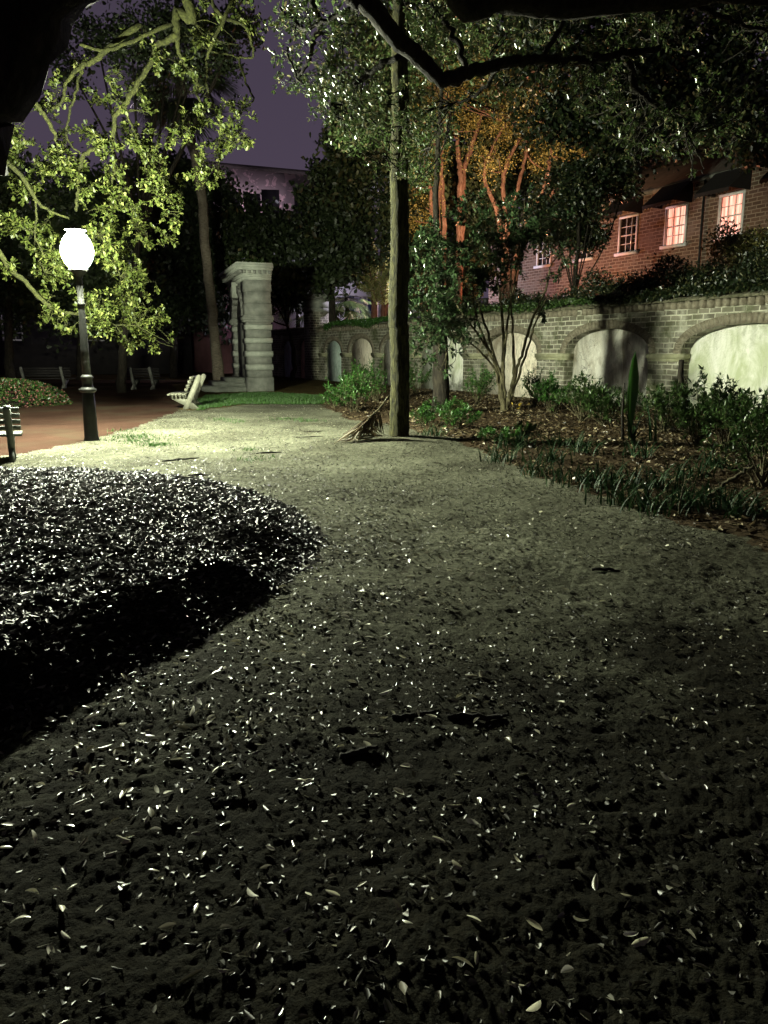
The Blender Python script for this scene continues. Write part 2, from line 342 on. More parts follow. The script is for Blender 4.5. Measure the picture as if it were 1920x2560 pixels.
def spline(pts, k=6, wob=0.0):
    """Catmull-Rom through pts"""
    p = [np.asarray(q, float) for q in pts]; p = [2*p[0]-p[1]]+p+[2*p[-1]-p[-2]]; o = []
    for i in range(1, len(p)-2):
        for j in range(k):
            t = j/k; a, b, c, d = p[i-1:i+3]
            o.append(.5*((2*b)+(-a+c)*t+(2*a-5*b+4*c-d)*t*t+(-a+3*b-3*c+d)*t**3))
    o.append(p[-2]); o = np.array(o)
    if wob: o[1:-1] += rng.normal(0, wob, o[1:-1].shape)
    return o

# ------------------------------------------------------------------ leaves
class Leaves:
    def __init__(s): s.p = []; s.d = []; s.n = []; s.L = []; s.W = []
    def add(s, p, d, n, L, W):
        p = np.atleast_2d(p); k = len(p)
        s.p.append(p); s.d.append(np.broadcast_to(d, (k, 3))); s.n.append(np.broadcast_to(n, (k, 3)))
        s.L.append(np.broadcast_to(L, (k,))); s.W.append(np.broadcast_to(W, (k,)))
    def count(s): return sum(len(q) for q in s.p)
    def obj(s, name, mat, parent=None, fold=.25, w1=.75, w2=1.0, origin=None, curl=0):
        p = np.concatenate(s.p); d = np.concatenate(s.d).astype(float); n = np.concatenate(s.n).astype(float)
        L = np.concatenate(s.L)[:, None]; W = np.concatenate(s.W)[:, None]
        d = d/(np.linalg.norm(d, axis=1)[:, None]+1e-9); sd = np.cross(d, n); sd /= np.linalg.norm(sd, axis=1)[:, None]+1e-9
        up = np.cross(sd, d)
        k = len(p); V = np.empty((k, 6, 3))
        lift = fold*W*.5
        V[:, 0] = p; V[:, 1] = p+d*L*.33+sd*W*.5*w1+up*lift*w1; V[:, 2] = p+d*L*.74+sd*W*.5*w2+up*lift*w2
        V[:, 3] = p+d*L-up*curl*L; V[:, 4] = p+d*L*.74-sd*W*.5*w2+up*lift*w2; V[:, 5] = p+d*L*.33-sd*W*.5*w1+up*lift*w1
        V = V.reshape(-1, 3)
        b = (np.arange(k)*6)[:, None]
        Lp = np.concatenate([b+np.array([[0,1,2,3]]), b+np.array([[0,3,4,5]])], axis=1)
        rn = np.repeat(rng.random(k), 2)
        if origin is not None: V = V-np.asarray(origin)
        return raw_mesh(name, V, Lp, 4, mat, parent, rnd=rn)
def curled(name, lv, mat, parent=None):
    p = np.concatenate(lv.p); d = np.concatenate(lv.d).astype(float); n = np.concatenate(lv.n).astype(float)
    L = np.concatenate(lv.L)[:, None]; W = np.concatenate(lv.W)[:, None]
    d = d/np.linalg.norm(d, axis=1)[:, None]; sd = np.cross(d, n); sd /= np.linalg.norm(sd, axis=1)[:, None]+1e-9; up = np.cross(sd, d)
    k = len(p); T = [0, .12, .32, .55, .78, .93, 1.0]; Wd = [.03, .55, .95, 1.0, .72, .36, .03]; V = np.empty((k, len(T), 5, 3))
    bend = rng.uniform(-.35, .5, (k, 1)); fold = rng.uniform(.1, .8, (k, 1)); tw = rng.uniform(-.5, .5, (k, 1))
    for i, (t, w_) in enumerate(zip(T, Wd)):
        c = p+d*L*t+up*L*bend*(t-t*t)+sd*L*.12*np.sin(t*3)*tw
        for j, q in enumerate((-1, -.5, 0, .5, 1)): V[:, i, j] = c+sd*W*.5*w_*q*(1-.25*fold*abs(q))+up*W*.5*w_*(fold*q*q+tw*q*.5*(t-.3))
    nv = len(T)*5; q = []
    for i in range(len(T)-1):
        for j in range(4): q.append([i*5+j, i*5+j+1, (i+1)*5+j+1, (i+1)*5+j])
    Lp = (np.arange(k)*nv)[:, None, None]+np.array(q)[None]
    return raw_mesh(name, V.reshape(-1, 3), Lp.reshape(-1, 4), 4, mat, parent, smooth=True, rnd=np.repeat(rng.random(k), len(q)))
def rdir(k=None):
    v = rng.normal(size=(k, 3) if k else 3); return v/np.linalg.norm(v, axis=-1, keepdims=True)
def rosettes(lv, pts, axis, size, per=6, aspect=.42, spread=1.0):
    """a whorl of leaves at every point"""
    pts = np.atleast_2d(pts); k = len(pts); pp = np.repeat(pts, per, 0); ax = np.repeat(np.broadcast_to(axis, (k, 3)), per, 0)
    d = rdir(k*per)*spread+ax*.8; d /= np.linalg.norm(d, axis=1)[:, None]
    n = rdir(k*per)*.5+np.array([0,0,1.0]); L = size*rng.uniform(.6, 1.2, k*per)
    lv.add(pp+d*size*.12, d, n, L, L*aspect*rng.uniform(.85, 1.15, k*per))
def twig(mb, lv, base, d, length, size, per, aspect, step, droop=.3, r=.005, tw=True):
    m = max(3, int(length/step)); pts = [base]; dd = d.copy()
    for i in range(m):
        dd = dd+rng.normal(0, .25, 3); dd[2] -= droop*.12; dd /= np.linalg.norm(dd); pts.append(pts[-1]+dd*length/m)
    pts = np.array(pts)
    if tw: mb.tube(pts, np.linspace(r, r*.35, len(pts)), 3, cap=False)
    rosettes(lv, pts[1:], dd, size, per, aspect)
def blob(mb, lv, c, rad, ntw, size, per=5, aspect=.42, step=.09, tl=.38, droop=.3, anchor=None, tw=True, r=.005, sub=3):
    """foliage clump: a few sub-branches from an anchor, each with twigs"""
    c = np.asarray(c, float); rad = np.asarray(rad, float)
    for s in range(sub):
        e = c+rdir()*rad*rng.uniform(.2, .8)
        a = anchor if anchor is not None else c+rng.normal(0, .15, 3)*rad
        if tw:
            mid = (a+e)/2+rdir()*np.linalg.norm(e-a)*.18
            sp = spline([a, mid, e], 5, .008); mb.tube(sp, np.linspace(r*2.6, r*1.2, len(sp)), 5, cap=False)
        else: sp = np.array([a*(1-t)+e*t for t in np.linspace(0, 1, 8)])
        for k in range(max(1, ntw//sub)):
            q = sp[int(len(sp)*rng.uniform(.35, .99))]+rdir()*rad*rng.uniform(0, .22)
            d = (q-c)/np.linalg.norm(rad)+rdir()*.9; d /= np.linalg.norm(d)
            twig(mb, lv, q, d, tl*rng.uniform(.5, 1.2), size, per, aspect, step, droop, r, tw)
def cloud(lv, c, rad, nclump, nleaf, size, aspect=.5, csz=.18, shell=.35):
    """far crown: many leaf clumps spread unevenly through an ellipsoid"""
    c = np.asarray(c, float); rad = np.asarray(rad, float)
    k = nclump; q = rdir(k)*(rng.uniform(shell, 1, (k, 1))**.6); q *= 1+.25*np.sin(q[:, [0]]*5+q[:, [2]]*4+c[0])
    cc = c+q*rad
    pp = np.repeat(cc, nleaf, 0)+rng.normal(0, 1, (k*nleaf, 3))*rad.mean()*csz*np.array([1,1,.7])
    d = rdir(k*nleaf); n = rdir(k*nleaf)+np.array([0,0,.6]); L = size*rng.uniform(.6, 1.3, k*nleaf)
    lv.add(pp, d, n, L, L*aspect)

# ================================================================== WORLD
w = bpy.data.worlds.new('World'); sc.world = w; w.use_nodes = True; nt = w.node_tree
bg = nt.nodes['Background']
tc = nt.nodes.new('ShaderNodeTexCoord'); sp = nt.nodes.new('ShaderNodeSeparateXYZ'); nt.links.new(tc.outputs['Generated'], sp.inputs[0])
cr = nt.nodes.new('ShaderNodeValToRGB'); nt.links.new(sp.outputs[2], cr.inputs[0])
e = cr.color_ramp.elements
e[0].position = 0; e[0].color = (.060,.043,.067,1)
e[1].position = 1; e[1].color = (.0010,.0008,.0014,1)
q = e.new(.22); q.color = (.054,.041,.064,1)
q = e.new(.39); q.color = (.046,.036,.056,1)
q = e.new(.52); q.color = (.0035,.0028,.005,1)
nt.links.new(cr.outputs[0], bg.inputs[0]); bg.inputs[1].default_value = 1.0
sc.view_settings.view_transform = 'Standard'; sc.view_settings.look = 'None'; sc.view_settings.exposure = 0.3; sc.view_settings.gamma = 1

# ================================================================== GROUND
def build_ground():
    rr = [0.35]
    while rr[-1] < 420: rr.append(rr[-1]*(1.0048 if 1.6 < rr[-1] < 9 else 1.0075 if .9 < rr[-1] < 34 else 1.04))
    rr = np.array(rr)
    an = np.concatenate([np.arange(-33, 33.001, .13), np.arange(35, 327, 2.5)]); an = R(1)*an
    A = len(an); X = rr[:, None]*np.sin(an)[None]; Y = rr[:, None]*np.cos(an)[None]
    Z = np.zeros_like(X); Z = height(X.ravel(), Y.ravel()).reshape(X.shape)
    V = np.stack([X, Y, Z], -1).reshape(-1, 3); V = np.vstack([V, [[0, 0, hz(0, 0)]]])
    i, j = np.meshgrid(np.arange(len(rr)-1), np.arange(A), indexing='ij'); j2 = (j+1) % A
    Fq = np.stack([i*A+j, i*A+j2, (i+1)*A+j2, (i+1)*A+j], -1).reshape(-1, 4)[:, ::-1]
    C = V[Fq].mean(1); cx, cy = C[:, 0], C[:, 1]
    jx = .10*vnoise(cx*4, cy*4, 21)+.05*vnoise(cx*13, cy*13, 22); jy = .10*vnoise(cx*4, cy*4, 23)+.05*vnoise(cx*13, cy*13, 24)
    sx = cx+jx; sy = cy+jy
    reg = np.zeros(len(C), int)
    reg[sdist(sx, sy, PATH) > 0] = 1
    reg[sdist(sx, sy, PLAZA) > 0] = 2
    reg[sdist(sx, sy, LAWN) > 0] = 3
    reg[sdist(sx, sy, BED) > 0] = 4
    reg[sdist(sx, sy, MOUND) > 0] = 5
    for k, (nm, mt, lb) in enumerate([('ground','ground','brown earth beyond the path and at the foot of the old wall'),('path','path','pale sandy path littered with leaves'),
            ('plaza','plaza','reddish gravel square beside the street lamp'),('lawn','lawn','small patch of green turf in front of the stone arch'),
            ('planting_bed','bed','dark soil bed along the arched wall'),('leaf_mound','mulch','low dark mound covered with fallen leaves')]):
        f = Fq[reg == k]
        if k == 1:
            tri = [(len(V)-1, (a+1) % A, a) for a in range(A)]
        u, inv = np.unique(f, return_inverse=True); inv = inv.reshape(f.shape)
        vv = V[u]; lo = inv.ravel().tolist(); npr = [4]*len(f)
        if k == 1:
            ring = np.array([(math.sin(a)*rr[0], math.cos(a)*rr[0], 0) for a in an]); ring[:, 2] = V[:A, 2]
            b = len(vv); vv = np.vstack([vv, ring, V[-1:]])
            for a in range(A): lo += [b+A, b+(a+1) % A, b+a]; npr.append(3)
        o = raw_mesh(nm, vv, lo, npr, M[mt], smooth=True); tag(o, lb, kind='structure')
build_ground()

def scatter(poly_in, n, box, dens=None, excl=()):
    x = rng.uniform(box[0], box[1], n); y = rng.uniform(box[2], box[3], n)
    k = sdist(x, y, poly_in) > 0
    for e_ in excl: k &= sdist(x, y, e_) < 0
    k &= np.abs(x) < .56*y+.6
    if dens is not None: k &= rng.random(n) < dens(x, y)
    return x[k], y[k]
def litter(name, label, mat, x, y, L, tilt, lift=.006, aspect=.36, fold=.5, curl=.15, fine=False):
    k = len(x); z = height(x, y)+lift*rng.random(k)
    a = rng.uniform(0, 2*math.pi, k); d = np.stack([np.cos(a), np.sin(a), np.clip(rng.normal(.05, tilt, k), -.12, .32)], -1)
    n = np.stack([rng.normal(0, tilt*1.3, k), rng.normal(0, tilt*1.3, k), np.ones(k)], -1)
    n[rng.random(k) < .4] *= -1
    lv = Leaves(); Ls = L*rng.uniform(.55, 1.35, k)
    lv.add(np.stack([x, y, z], -1), d, n, Ls, Ls*aspect*rng.uniform(.7, 1.3, k))
    o = curled(name, lv, M[mat]) if fine else lv.obj(name, M[mat], fold=fold, curl=curl)
    return tag(o, label, 'leaves', kind='stuff')
# leaves on the dark mound: dense, glossy
x, y = scatter(MOUND, 230000, (-8, 0, 2, 11), lambda x, y: np.clip(.75+.35*vnoise(x*1.5, y*1.5, 31), 0, 1)*np.clip((y-1)/7+.35, .3, 1))
litter('fallen_leaves', 'glossy fallen leaves heaped over the dark mound on the left', 'litter_mulch', x, y, .047, .26)
x, y = scatter(PATH, 90000, (-8, 7, 1, 24), lambda x, y: np.clip(.22+.30*vnoise(x*1.1, y*1.1, 33)+.25*np.exp(-np.abs(sdist(x, y, MOUND)+.3)/.7), 0, 1), excl=(MOUND, BED))
litter('fallen_leaves', 'dry oak leaves scattered along the pale sandy path', 'litter_dry', x, y, .036, .16)
x, y = scatter(BED, 110000, (-3, 14, 4, 34), lambda x, y: np.clip(.7+.4*vnoise(x*1.3, y*1.3, 35), 0, 1)*np.clip(14/y, .2, 1))
litter('fallen_leaves', 'brown dead leaves covering the planting bed by the wall', 'litter_bed', x, y, .075, .45, .03, .45)
x, y = scatter(PATH, 15000, (-3.2, 2.5, 1.2, 7.5), lambda x, y: np.clip(.26-.18*x, .03, .8)*np.clip((y-.8)/3, .25, 1)*(.7+.5*vnoise(x*2, y*2, 3)), excl=(MOUND,))
litter('pale_leaves', 'pale curled leaves catching light at the front left', 'litter_pale', x, y, .050, .30, .014, .38, .7, .25, True)
x, y = scatter(PATH, 260000, (-7, 7, 1.2, 19), lambda x, y: np.clip(.45+.5*vnoise(x*2.1, y*2.1, 55), .05, 1)*np.clip(8/y, .45, 1), excl=(MOUND,))
litter('debris', 'crumbled bark and leaf fragments all over the path', 'litter_bits', x, y, .020, .40, .003, .6, .5, .1)
# turf
def blades(name, label, cat, mat, x, y, z, h, wd, lean=.35, kind=None, parent=None, origin=None):
    k = len(x); a = rng.uniform(0, 2*math.pi, k)
    d = np.stack([np.cos(a)*lean*rng.random(k), np.sin(a)*lean*rng.random(k), np.ones(k)], -1)
    lv = Leaves(); lv.add(np.stack([x, y, z], -1), d, rdir(k), h*rng.uniform(.5, 1.3, k), wd)
    o = lv.obj(name, M[mat], parent, fold=.1, w1=1, w2=.6, origin=origin)
    if label: tag(o, label, cat, kind=kind)
    return o
x = rng.uniform(-7, -1, 60000); y = rng.uniform(17, 32, 60000); k = sdist(x, y, LAWN)+.15*vnoise(x*3, y*3, 41) > 0; x, y = x[k], y[k]
blades('grass', 'bright green turf in front of the stone arch', 'grass', 'turf', x, y, height(x, y), .07, .014, .6, 'stuff')
xs, ys = [], []
for px, py, n_, r_ in [(335,1093,260,.28),(345,1103,180,.22),(385,1112,160,.16),(725,1048,120,.25),(770,1052,90,.2),(560,1052,90,.2),(590,1056,60,.2),(640,1150,60,.15),(300,1080,50,.15),(620,1125,40,.12)]:
    g = G(px, py); xs += list(g[0]+rng.normal(0, r_, n_)); ys += list(g[1]+rng.normal(0, r_*.8, n_))
xs, ys = np.array(xs), np.array(ys)
blades('grass', 'sparse weed tufts growing in the sandy path near the lamp', 'grass', 'turf', xs, ys, height(xs, ys), .06, .012, 1.3, 'stuff')
# twigs and bark pieces on the path
mbk = 0
for k, (px, py, l, a) in enumerate([(405,1153,.55,.5),(760,1080,.35,.1),(740,1092,.5,.15),(640,1135,.4,.2),(1120,1790,.26,0),(850,1890,.16,.4),(1480,1420,.2,-.3),(980,1790,.2,.2),(1330,1050,.6,1.2),(1900,1290,.6,2.4),(470,1192,.25,.1)]):
    g = G(px, py); z = hz(g[0], g[1])+.004; mb = MB()
    d = np.array([math.cos(a), math.sin(a), .03])
    pts = spline([g*0+[g[0], g[1], z], np.array([g[0], g[1], z])+d*l*.5+rng.normal(0, .02, 3)*[1,1,.3], np.array([g[0], g[1], z])+d*l], 4, .003)
    mb.tube(pts, [.012, .014, .006], 6, .2)
    sd = ['just right of the mound', 'near the dry frond', 'beside the grass tufts'][k % 3]
    lb = ['dark stick lying on the sand behind the leaf mound','short dark stick in mid path near the weed tufts','longer dark stick in mid path below the shorter one','thin twig on the sand left of mid path',
          'curved dark twig in the centre foreground of the path','short chip of bark in the left foreground','short dark twig on the right of the path','small twig left of the curved one in the foreground',
          'small stick in the planting bed behind the tree','pale stick at the right edge of the bed','tiny twig by the top edge of the leaf mound'][k]
    tag(mb.obj('stick', M['bark_dark'] if k != 9 else M['stem']), lb, 'stick', 'sticks lying on the ground')

# ================================================================== ARCHED GARDEN WALL
WANG = math.atan2(WD[1], WD[0]); wall_loc = (WA[0], WA[1], 0)
def wall_s(px, py=900):
    r = ray(px, py)[:2]; A_ = np.array([[r[0], -WD[0]], [r[1], -WD[1]]]); k = np.linalg.solve(A_, WA); return k[1]
wall = empty('garden_wall', wall_loc, WANG, 'long old brick garden wall with stuccoed arched recesses', 'wall')
# local: x = s along wall, y: toward park is +y or -y?
YS = 1 if np.dot(np.array([-math.sin(WANG), math.cos(WANG)]), WN) > 0 else -1
def build_wall(root, arches, s0, s1, H=2.8, T=.75, D0=.34, zs=1.5, mats=None, rise=.72):
    mb = MB(); ring = MB(); imp = MB()
    cur = s0
    def quad(a, b, c, d): mb.add([a, b, c, d], [(0,1,2,3)])
    Y0 = 0
    for (a, b, mt) in arches:
        D = D0 if a < wall_s(1180) else .13
        # pier
        quad((cur,Y0,-.3),(a,Y0,-.3),(a,Y0,H),(cur,Y0,H))
        n = 20; cx = (a+b)/2; rx = (b-a)/2; rz = rise if rx > 1.2 else rise*.9
        S = [cx-rx*math.cos(math.pi*k/n) for k in range(n+1)]; Zc = [zs+rz*math.sin(math.pi*k/n)**.85 for k in range(n+1)]
        for k in range(n):
            quad((S[k],Y0,Zc[k]),(S[k+1],Y0,Zc[k+1]),(S[k+1],Y0,H),(S[k],Y0,H))
            quad((S[k],Y0,Zc[k]),(S[k],-YS*D,Zc[k]),(S[k+1],-YS*D,Zc[k+1]),(S[k+1],Y0,Zc[k+1]))
        for q in (a, b): quad((q,Y0,-.3),(q,-YS*D,-.3),(q,-YS*D,zs),(q,Y0,zs))
        # voussoirs standing 2 cm proud
        for k in range(2*n):
            t0 = math.pi*(k+.06)/(2*n); t1 = math.pi*(k+.94)/(2*n)
            c0 = (cx-rx*math.cos(t0), zs+rz*math.sin(t0)**.85); c1 = (cx-rx*math.cos(t1), zs+rz*math.sin(t1)**.85)
            o0 = (cx-(rx+.24)*math.cos(t0), zs+(rz+.24)*math.sin(t0)**.85); o1 = (cx-(rx+.24)*math.cos(t1), zs+(rz+.24)*math.sin(t1)**.85)
            pr = .012+.012*rng.random()
            ring.prism([c0, c1, o1, o0], -.05, pr, lambda u, v, t: (u, YS*t, v))
        p = MB(); nx = 14
        p.prism([(a-.05,-.3),(b+.05,-.3),(b+.05,zs+rz+.1),(a-.05,zs+rz+.1)], -D-.12, -D+.003, lambda u, v, t: (u, YS*t, v))
        p.obj('stucco_panel', M[mt], root)
        cur = b
    quad((cur,Y0,-.3),(s1,Y0,-.3),(s1,Y0,H),(cur,Y0,H))
    quad((s0,-YS*T,-.3),(s1,-YS*T,-.3),(s1,-YS*T,H),(s0,-YS*T,H)); quad((s0,0,H),(s1,0,H),(s1,-YS*T,H),(s0,-YS*T,H))
    quad((s0,0,-.3),(s0,-YS*T,-.3),(s0,-YS*T,H),(s0,0,H)); quad((s1,0,-.3),(s1,-YS*T,-.3),(s1,-YS*T,H),(s1,0,H))
    mb.obj('brickwork', M['wall_brick'], root); ring.obj('arch_ring', M['arch_brick'], root)
    # imposts on the piers
    ends = [s0]+[q for a_, b_, _ in arches for q in (a_, b_)]+[s1]
    for k in range(0, len(ends), 2):
        if ends[k+1]-ends[k] > .3:
            im = MB(); im.prism([(ends[k]-.05, zs-.13),(ends[k+1]+.05, zs-.13),(ends[k+1]+.05, zs+.0),(ends[k]-.05, zs+.0)], -.3, .06, lambda u, v, t: (u, YS*t, v))
            im.prism([(ends[k]-.02, zs-.20),(ends[k+1]+.02, zs-.20),(ends[k+1]+.02, zs-.132),(ends[k]-.02, zs-.132)], -.3, .03, lambda u, v, t: (u, YS*t, v)); im.obj('impost', M['impost'], root)
    # toothed brick course and weathered coping
    co = MB(); q = s0
    while q < s1:
        if rng.random() > .04:
            co.box((q, min(YS*(.10+.03*rng.random()), -YS*.2), H-.17+rng.uniform(-.01,.01)) if False else (q, -.2 if YS > 0 else -.13, H-.17+rng.uniform(-.015,.015)), (q+.135, .13 if YS > 0 else .2, H+rng.uniform(.0,.02)), .008)
        q += .235
    co.obj('toothed_course', M['arch_brick'], root)
    cp = MB(); q = s0
    while q < s1:
        l = rng.uniform(.28, .36); a0, a1 = q+.006, min(q+l, s1)
        ztop = .10+rng.uniform(-.02, .03)
        prof = [(-T-.1, H+.022), (.15, H+.022), (.15, H+.07+rng.uniform(-.01,.01)), (-T/2, H+ztop+.12), (-T-.1, H+.07)]
        cp.prism(prof, a0, a1, lambda u, v, t: (t, YS*u, v)); q += l
    cp.obj('coping', M['coping'], root)
ar = []
for x0, x1, mt in [(2230,1700,'stucco_bright'),(1621,1412,'stucco_grey'),(1342,1200,'stucco_cream'),(1158,1047,'stucco_bright'),(1016,953,'stucco_grey'),(931,873,'stucco_cream'),(853,813,'stucco_teal')]:
    a = wall_s(x0) if x0 < 2000 else wall_s(1700)-3.9; ar.append((a, wall_s(x1), mt))
SP = wall_s(790)                                                        # brick pillar
build_wall(wall, ar, -9.0, SP-.503)
# pillar
pil = empty('gate_pillar', (*(WA+WD*SP), 0), WANG, 'tall square brick pillar with a pale stone cap interrupting the wall', 'pillar')
mb = MB(); mb.box((-.50,-.65,-.3), (.50,.5,3.75)); mb.obj('shaft', M['wall_brick'], pil)
mb = MB(); mb.box((-.62,-.72,3.753), (.62,.57,3.95)); mb.box((-.56,-.66,3.953), (.56,.51,4.4)); mb.obj('frieze', M['stone_pale'], pil)
mb = MB(); mb.box((-.75,-.85,4.403), (.75,.7,4.5)); mb.box((-.86,-.96,4.503), (.86,.81,4.68)); mb.box((-.5,-.6,4.683), (.5,.45,4.86)); mb.obj('cap', M['stone'], pil)
s2 = wall_s(681)
wall2 = empty('garden_wall', (*(WA+WD*0), 0), WANG, 'darker far length of arched wall between the pillar and the stone arch', 'wall')
ar2 = []
for x0, x1, mt in [(771,747,'stucco_pink'),(732,706,'stucco_blue')]: ar2.append((wall_s(x0), wall_s(x1), mt))
build_wall(wall2, ar2, SP+.503, wall_s(668)+6, zs=1.6)

# ================================================================== STONE ARCH MONUMENT
e1 = np.array([-.33, .944]); ga = math.atan2(e1[1], e1[0]); g0 = G(624, 978)
GK = 31.0/g0[1]; gate = empty('stone_arch', (P(622,978,31)[0], 31.0, 0), ga, 'freestanding grey stone monumental arch with heavy cornice and steps', 'arch')
def gate_build():
    W, T, H = 4.4, 1.02, 4.3
    o0, o1 = 1.1, 3.3
    # courses on both piers, alternately wide and narrow
    z = .55; k = 0
    for a, b in ((0, o0), (o1, W)): body = MB(); body.box((a,-T,-.2), (b,0,.55)); body.obj('plinth', M['stone'], gate)
    lt, md = (MB(), MB()), (MB(), MB())
    def edges(z0, z1, wide, tgt):
        j = .0 if wide else .045
        for q_, (a, b) in enumerate(((0, o0), (o1, W))): tgt[q_].box((a+j, -T+j, z0), (b-j*.2, -j, z1-.012), .004)
    zz = [.553,.85,1.07,1.37,1.59,1.90,2.10,2.42,2.62]
    for k in range(len(zz)-1):
        wide = k % 2 == 0
        edges(zz[k], zz[k+1], not wide, md if wide else lt)
    edges(2.622, 2.70, False, md)
    for q_ in (0, 1): md[q_].obj('pier_stone', M['stone'], gate); lt[q_].obj('quoin', M['stone_pale'], gate)
    for a, b in ((-.07, o0+.08), (o1-.08, W+.07)):
        mb = MB(); mb.box((a+.03,-T-.03,2.702), (b,.07,2.78)); mb.box((a+.0,-T-.06,2.782), (b+.04,.11,2.90)); mb.box((a+.04,-T-.02,2.902), (b,.05,2.96)); mb.obj('impost', M['stone'], gate)
    # arch spandrel
    mb = MB(); n = 18; cx = (o0+o1)/2; rx = (o1-o0)/2
    arc = [(cx-rx*math.cos(math.pi*i/n), 2.963+rx*.88*math.sin(math.pi*i/n)) for i in range(n+1)]
    poly = [(0, 2.963)]+arc+[(W, 2.963), (W, H-.42), (0, H-.42)]
    for i in range(n):
        mb.prism([arc[i], arc[i+1], (arc[i+1][0], H+.0), (arc[i][0], H+.0)], -T, -.02, lambda u, v, t: (u, t, v))
    for a, b in ((0, o0), (o1, W)):
        for z0, z1, j in ((2.963, 3.42, .0), (3.43, 3.86, .03), (3.87, H, .0)): mb.box((a+j, -T+j, z0), (b, -.0-j, z1), .004)
    mb.obj('spandrel', M['stone'], gate)
    mb = MB()
    for i in range(11):
        t0 = math.pi*(i+.04)/11; t1 = math.pi*(i+.96)/11; r2 = .42
        if i == 5: continue
        mb.prism([(cx-rx*math.cos(t0), 2.963+rx*.88*math.sin(t0)), (cx-rx*math.cos(t1), 2.963+rx*.88*math.sin(t1)), (cx-(rx+.32)*math.cos(t1), 2.963+(rx*.88+.3)*math.sin(t1)), (cx-(rx+.32)*math.cos(t0), 2.963+(rx*.88+.3)*math.sin(t0))], -.3, .05, lambda u, v, t: (u, t, v))
    mb.obj('voussoirs', M['stone_dark'], gate)
    mb = MB(); mb.prism([(cx-.13, 3.75),(cx+.13, 3.75),(cx+.22, H+.05),(cx-.22, H+.05)], -.3, .2, lambda u, v, t: (u, t, v)); mb.obj('keystone', M['stone_pale'], gate)
    mb = MB(); mb.box((o0-.02,-T+.25,-.1), (o1+.02,-.15,2.96))
    mb.prism([(cx-rx*math.cos(math.pi*i/n), 2.961+rx*.88*math.sin(math.pi*i/n)) for i in range(n+1)], -T+.25, -.15, lambda u, v, t: (u, t, v)); mb.obj('niche_slab', M['stone_dark'], gate)
    # cornice
    mb = MB()
    for z0, z1, o in ((H+.002,H+.12,.03),(H+.122,H+.2,.07),(H+.36,H+.46,.24),(H+.462,H+.58,.30),(H+.582,H+.64,.25)): mb.box((-o*.5,-T-o*.25,z0), (W+o*.5,o*1.3,z1))
    mb.box((-.05,-T-.03,H+.202), (W+.05,.12,H+.358)); mb.obj('cornice', M['stone_pale'], gate)
    mb = MB(); q = -.2
    while q < W+.15: mb.box((q,.12,H+.23), (q+.11,.24,H+.355)); q += .2
    q = -T
    mb.obj('dentils', M['stone'], gate); mb = MB()
    while q < .1: mb.box((-.11,q,H+.23), (-.05,q+.11,H+.355)); q += .2
    mb.obj('dentils', M['stone'], gate)
    for k, (z0, z1, yo) in enumerate(((-.1,.16,1.65),(.162,.33,1.15),(.332,.50,.65))):
        mb = MB(); mb.box((o0-.55+.2*k,-.3,z0), (o1+.55-.2*k,yo,z1), .005); mb.obj('step', M['stone_pale'], gate)
gate_build()

# ================================================================== STREET LAMP
lz = hz(*LAMP); lamp = empty('street_lamp', (LAMP[0], LAMP[1], lz-.03), 0, 'lit black cast iron lamp post with a glowing white globe', 'street lamp')
mb = MB(); mb.lathe([(.135,0),(.135,.05),(.120,.09),(.115,.5),(.103,.86)], 16); mb.obj('base', M['iron'], lamp, True)
mb = MB(); mb.lathe([(.103,.86),(.130,.875),(.150,.90),(.150,.925),(.108,.95),(.092,.98),(.090,1.10),(.106,1.115),(.11,1.13),(.092,1.15),(.075,1.17)], 20); mb.obj('collar', M['iron'], lamp, True)
mb = MB(); mb.lathe([(.075,1.17),(.068,1.6),(.056,2.25),(.054,2.32),(.066,2.33),(.066,2.37),(.054,2.385),(.052,2.62),(.048,2.78),(.08,2.84),(.15,2.89),(.165,2.93)], 14); mb.obj('shaft', M['iron'], lamp, True)
gl = MB(); prof = [(.11,2.925)]
for k in range(1, 14):
    t = k/14; prof.append((.268*math.sin(math.pi*(.09+.83*t))**.62, 2.925+.60*t))
prof.append((.10, 3.53)); gl.lathe(prof, 20); gl.obj('globe', emit_mat('lamp_glow', (.95,1.0,.75), 3100), lamp, True)
mb = MB(); mb.lathe([(.11,3.535),(.18,3.545),(.185,3.56),(.12,3.59),(.04,3.62),(.02,3.64)], 16); mb.obj('finial_cap', M['iron'], lamp, True); lamp.scale = (1,1,1.028)

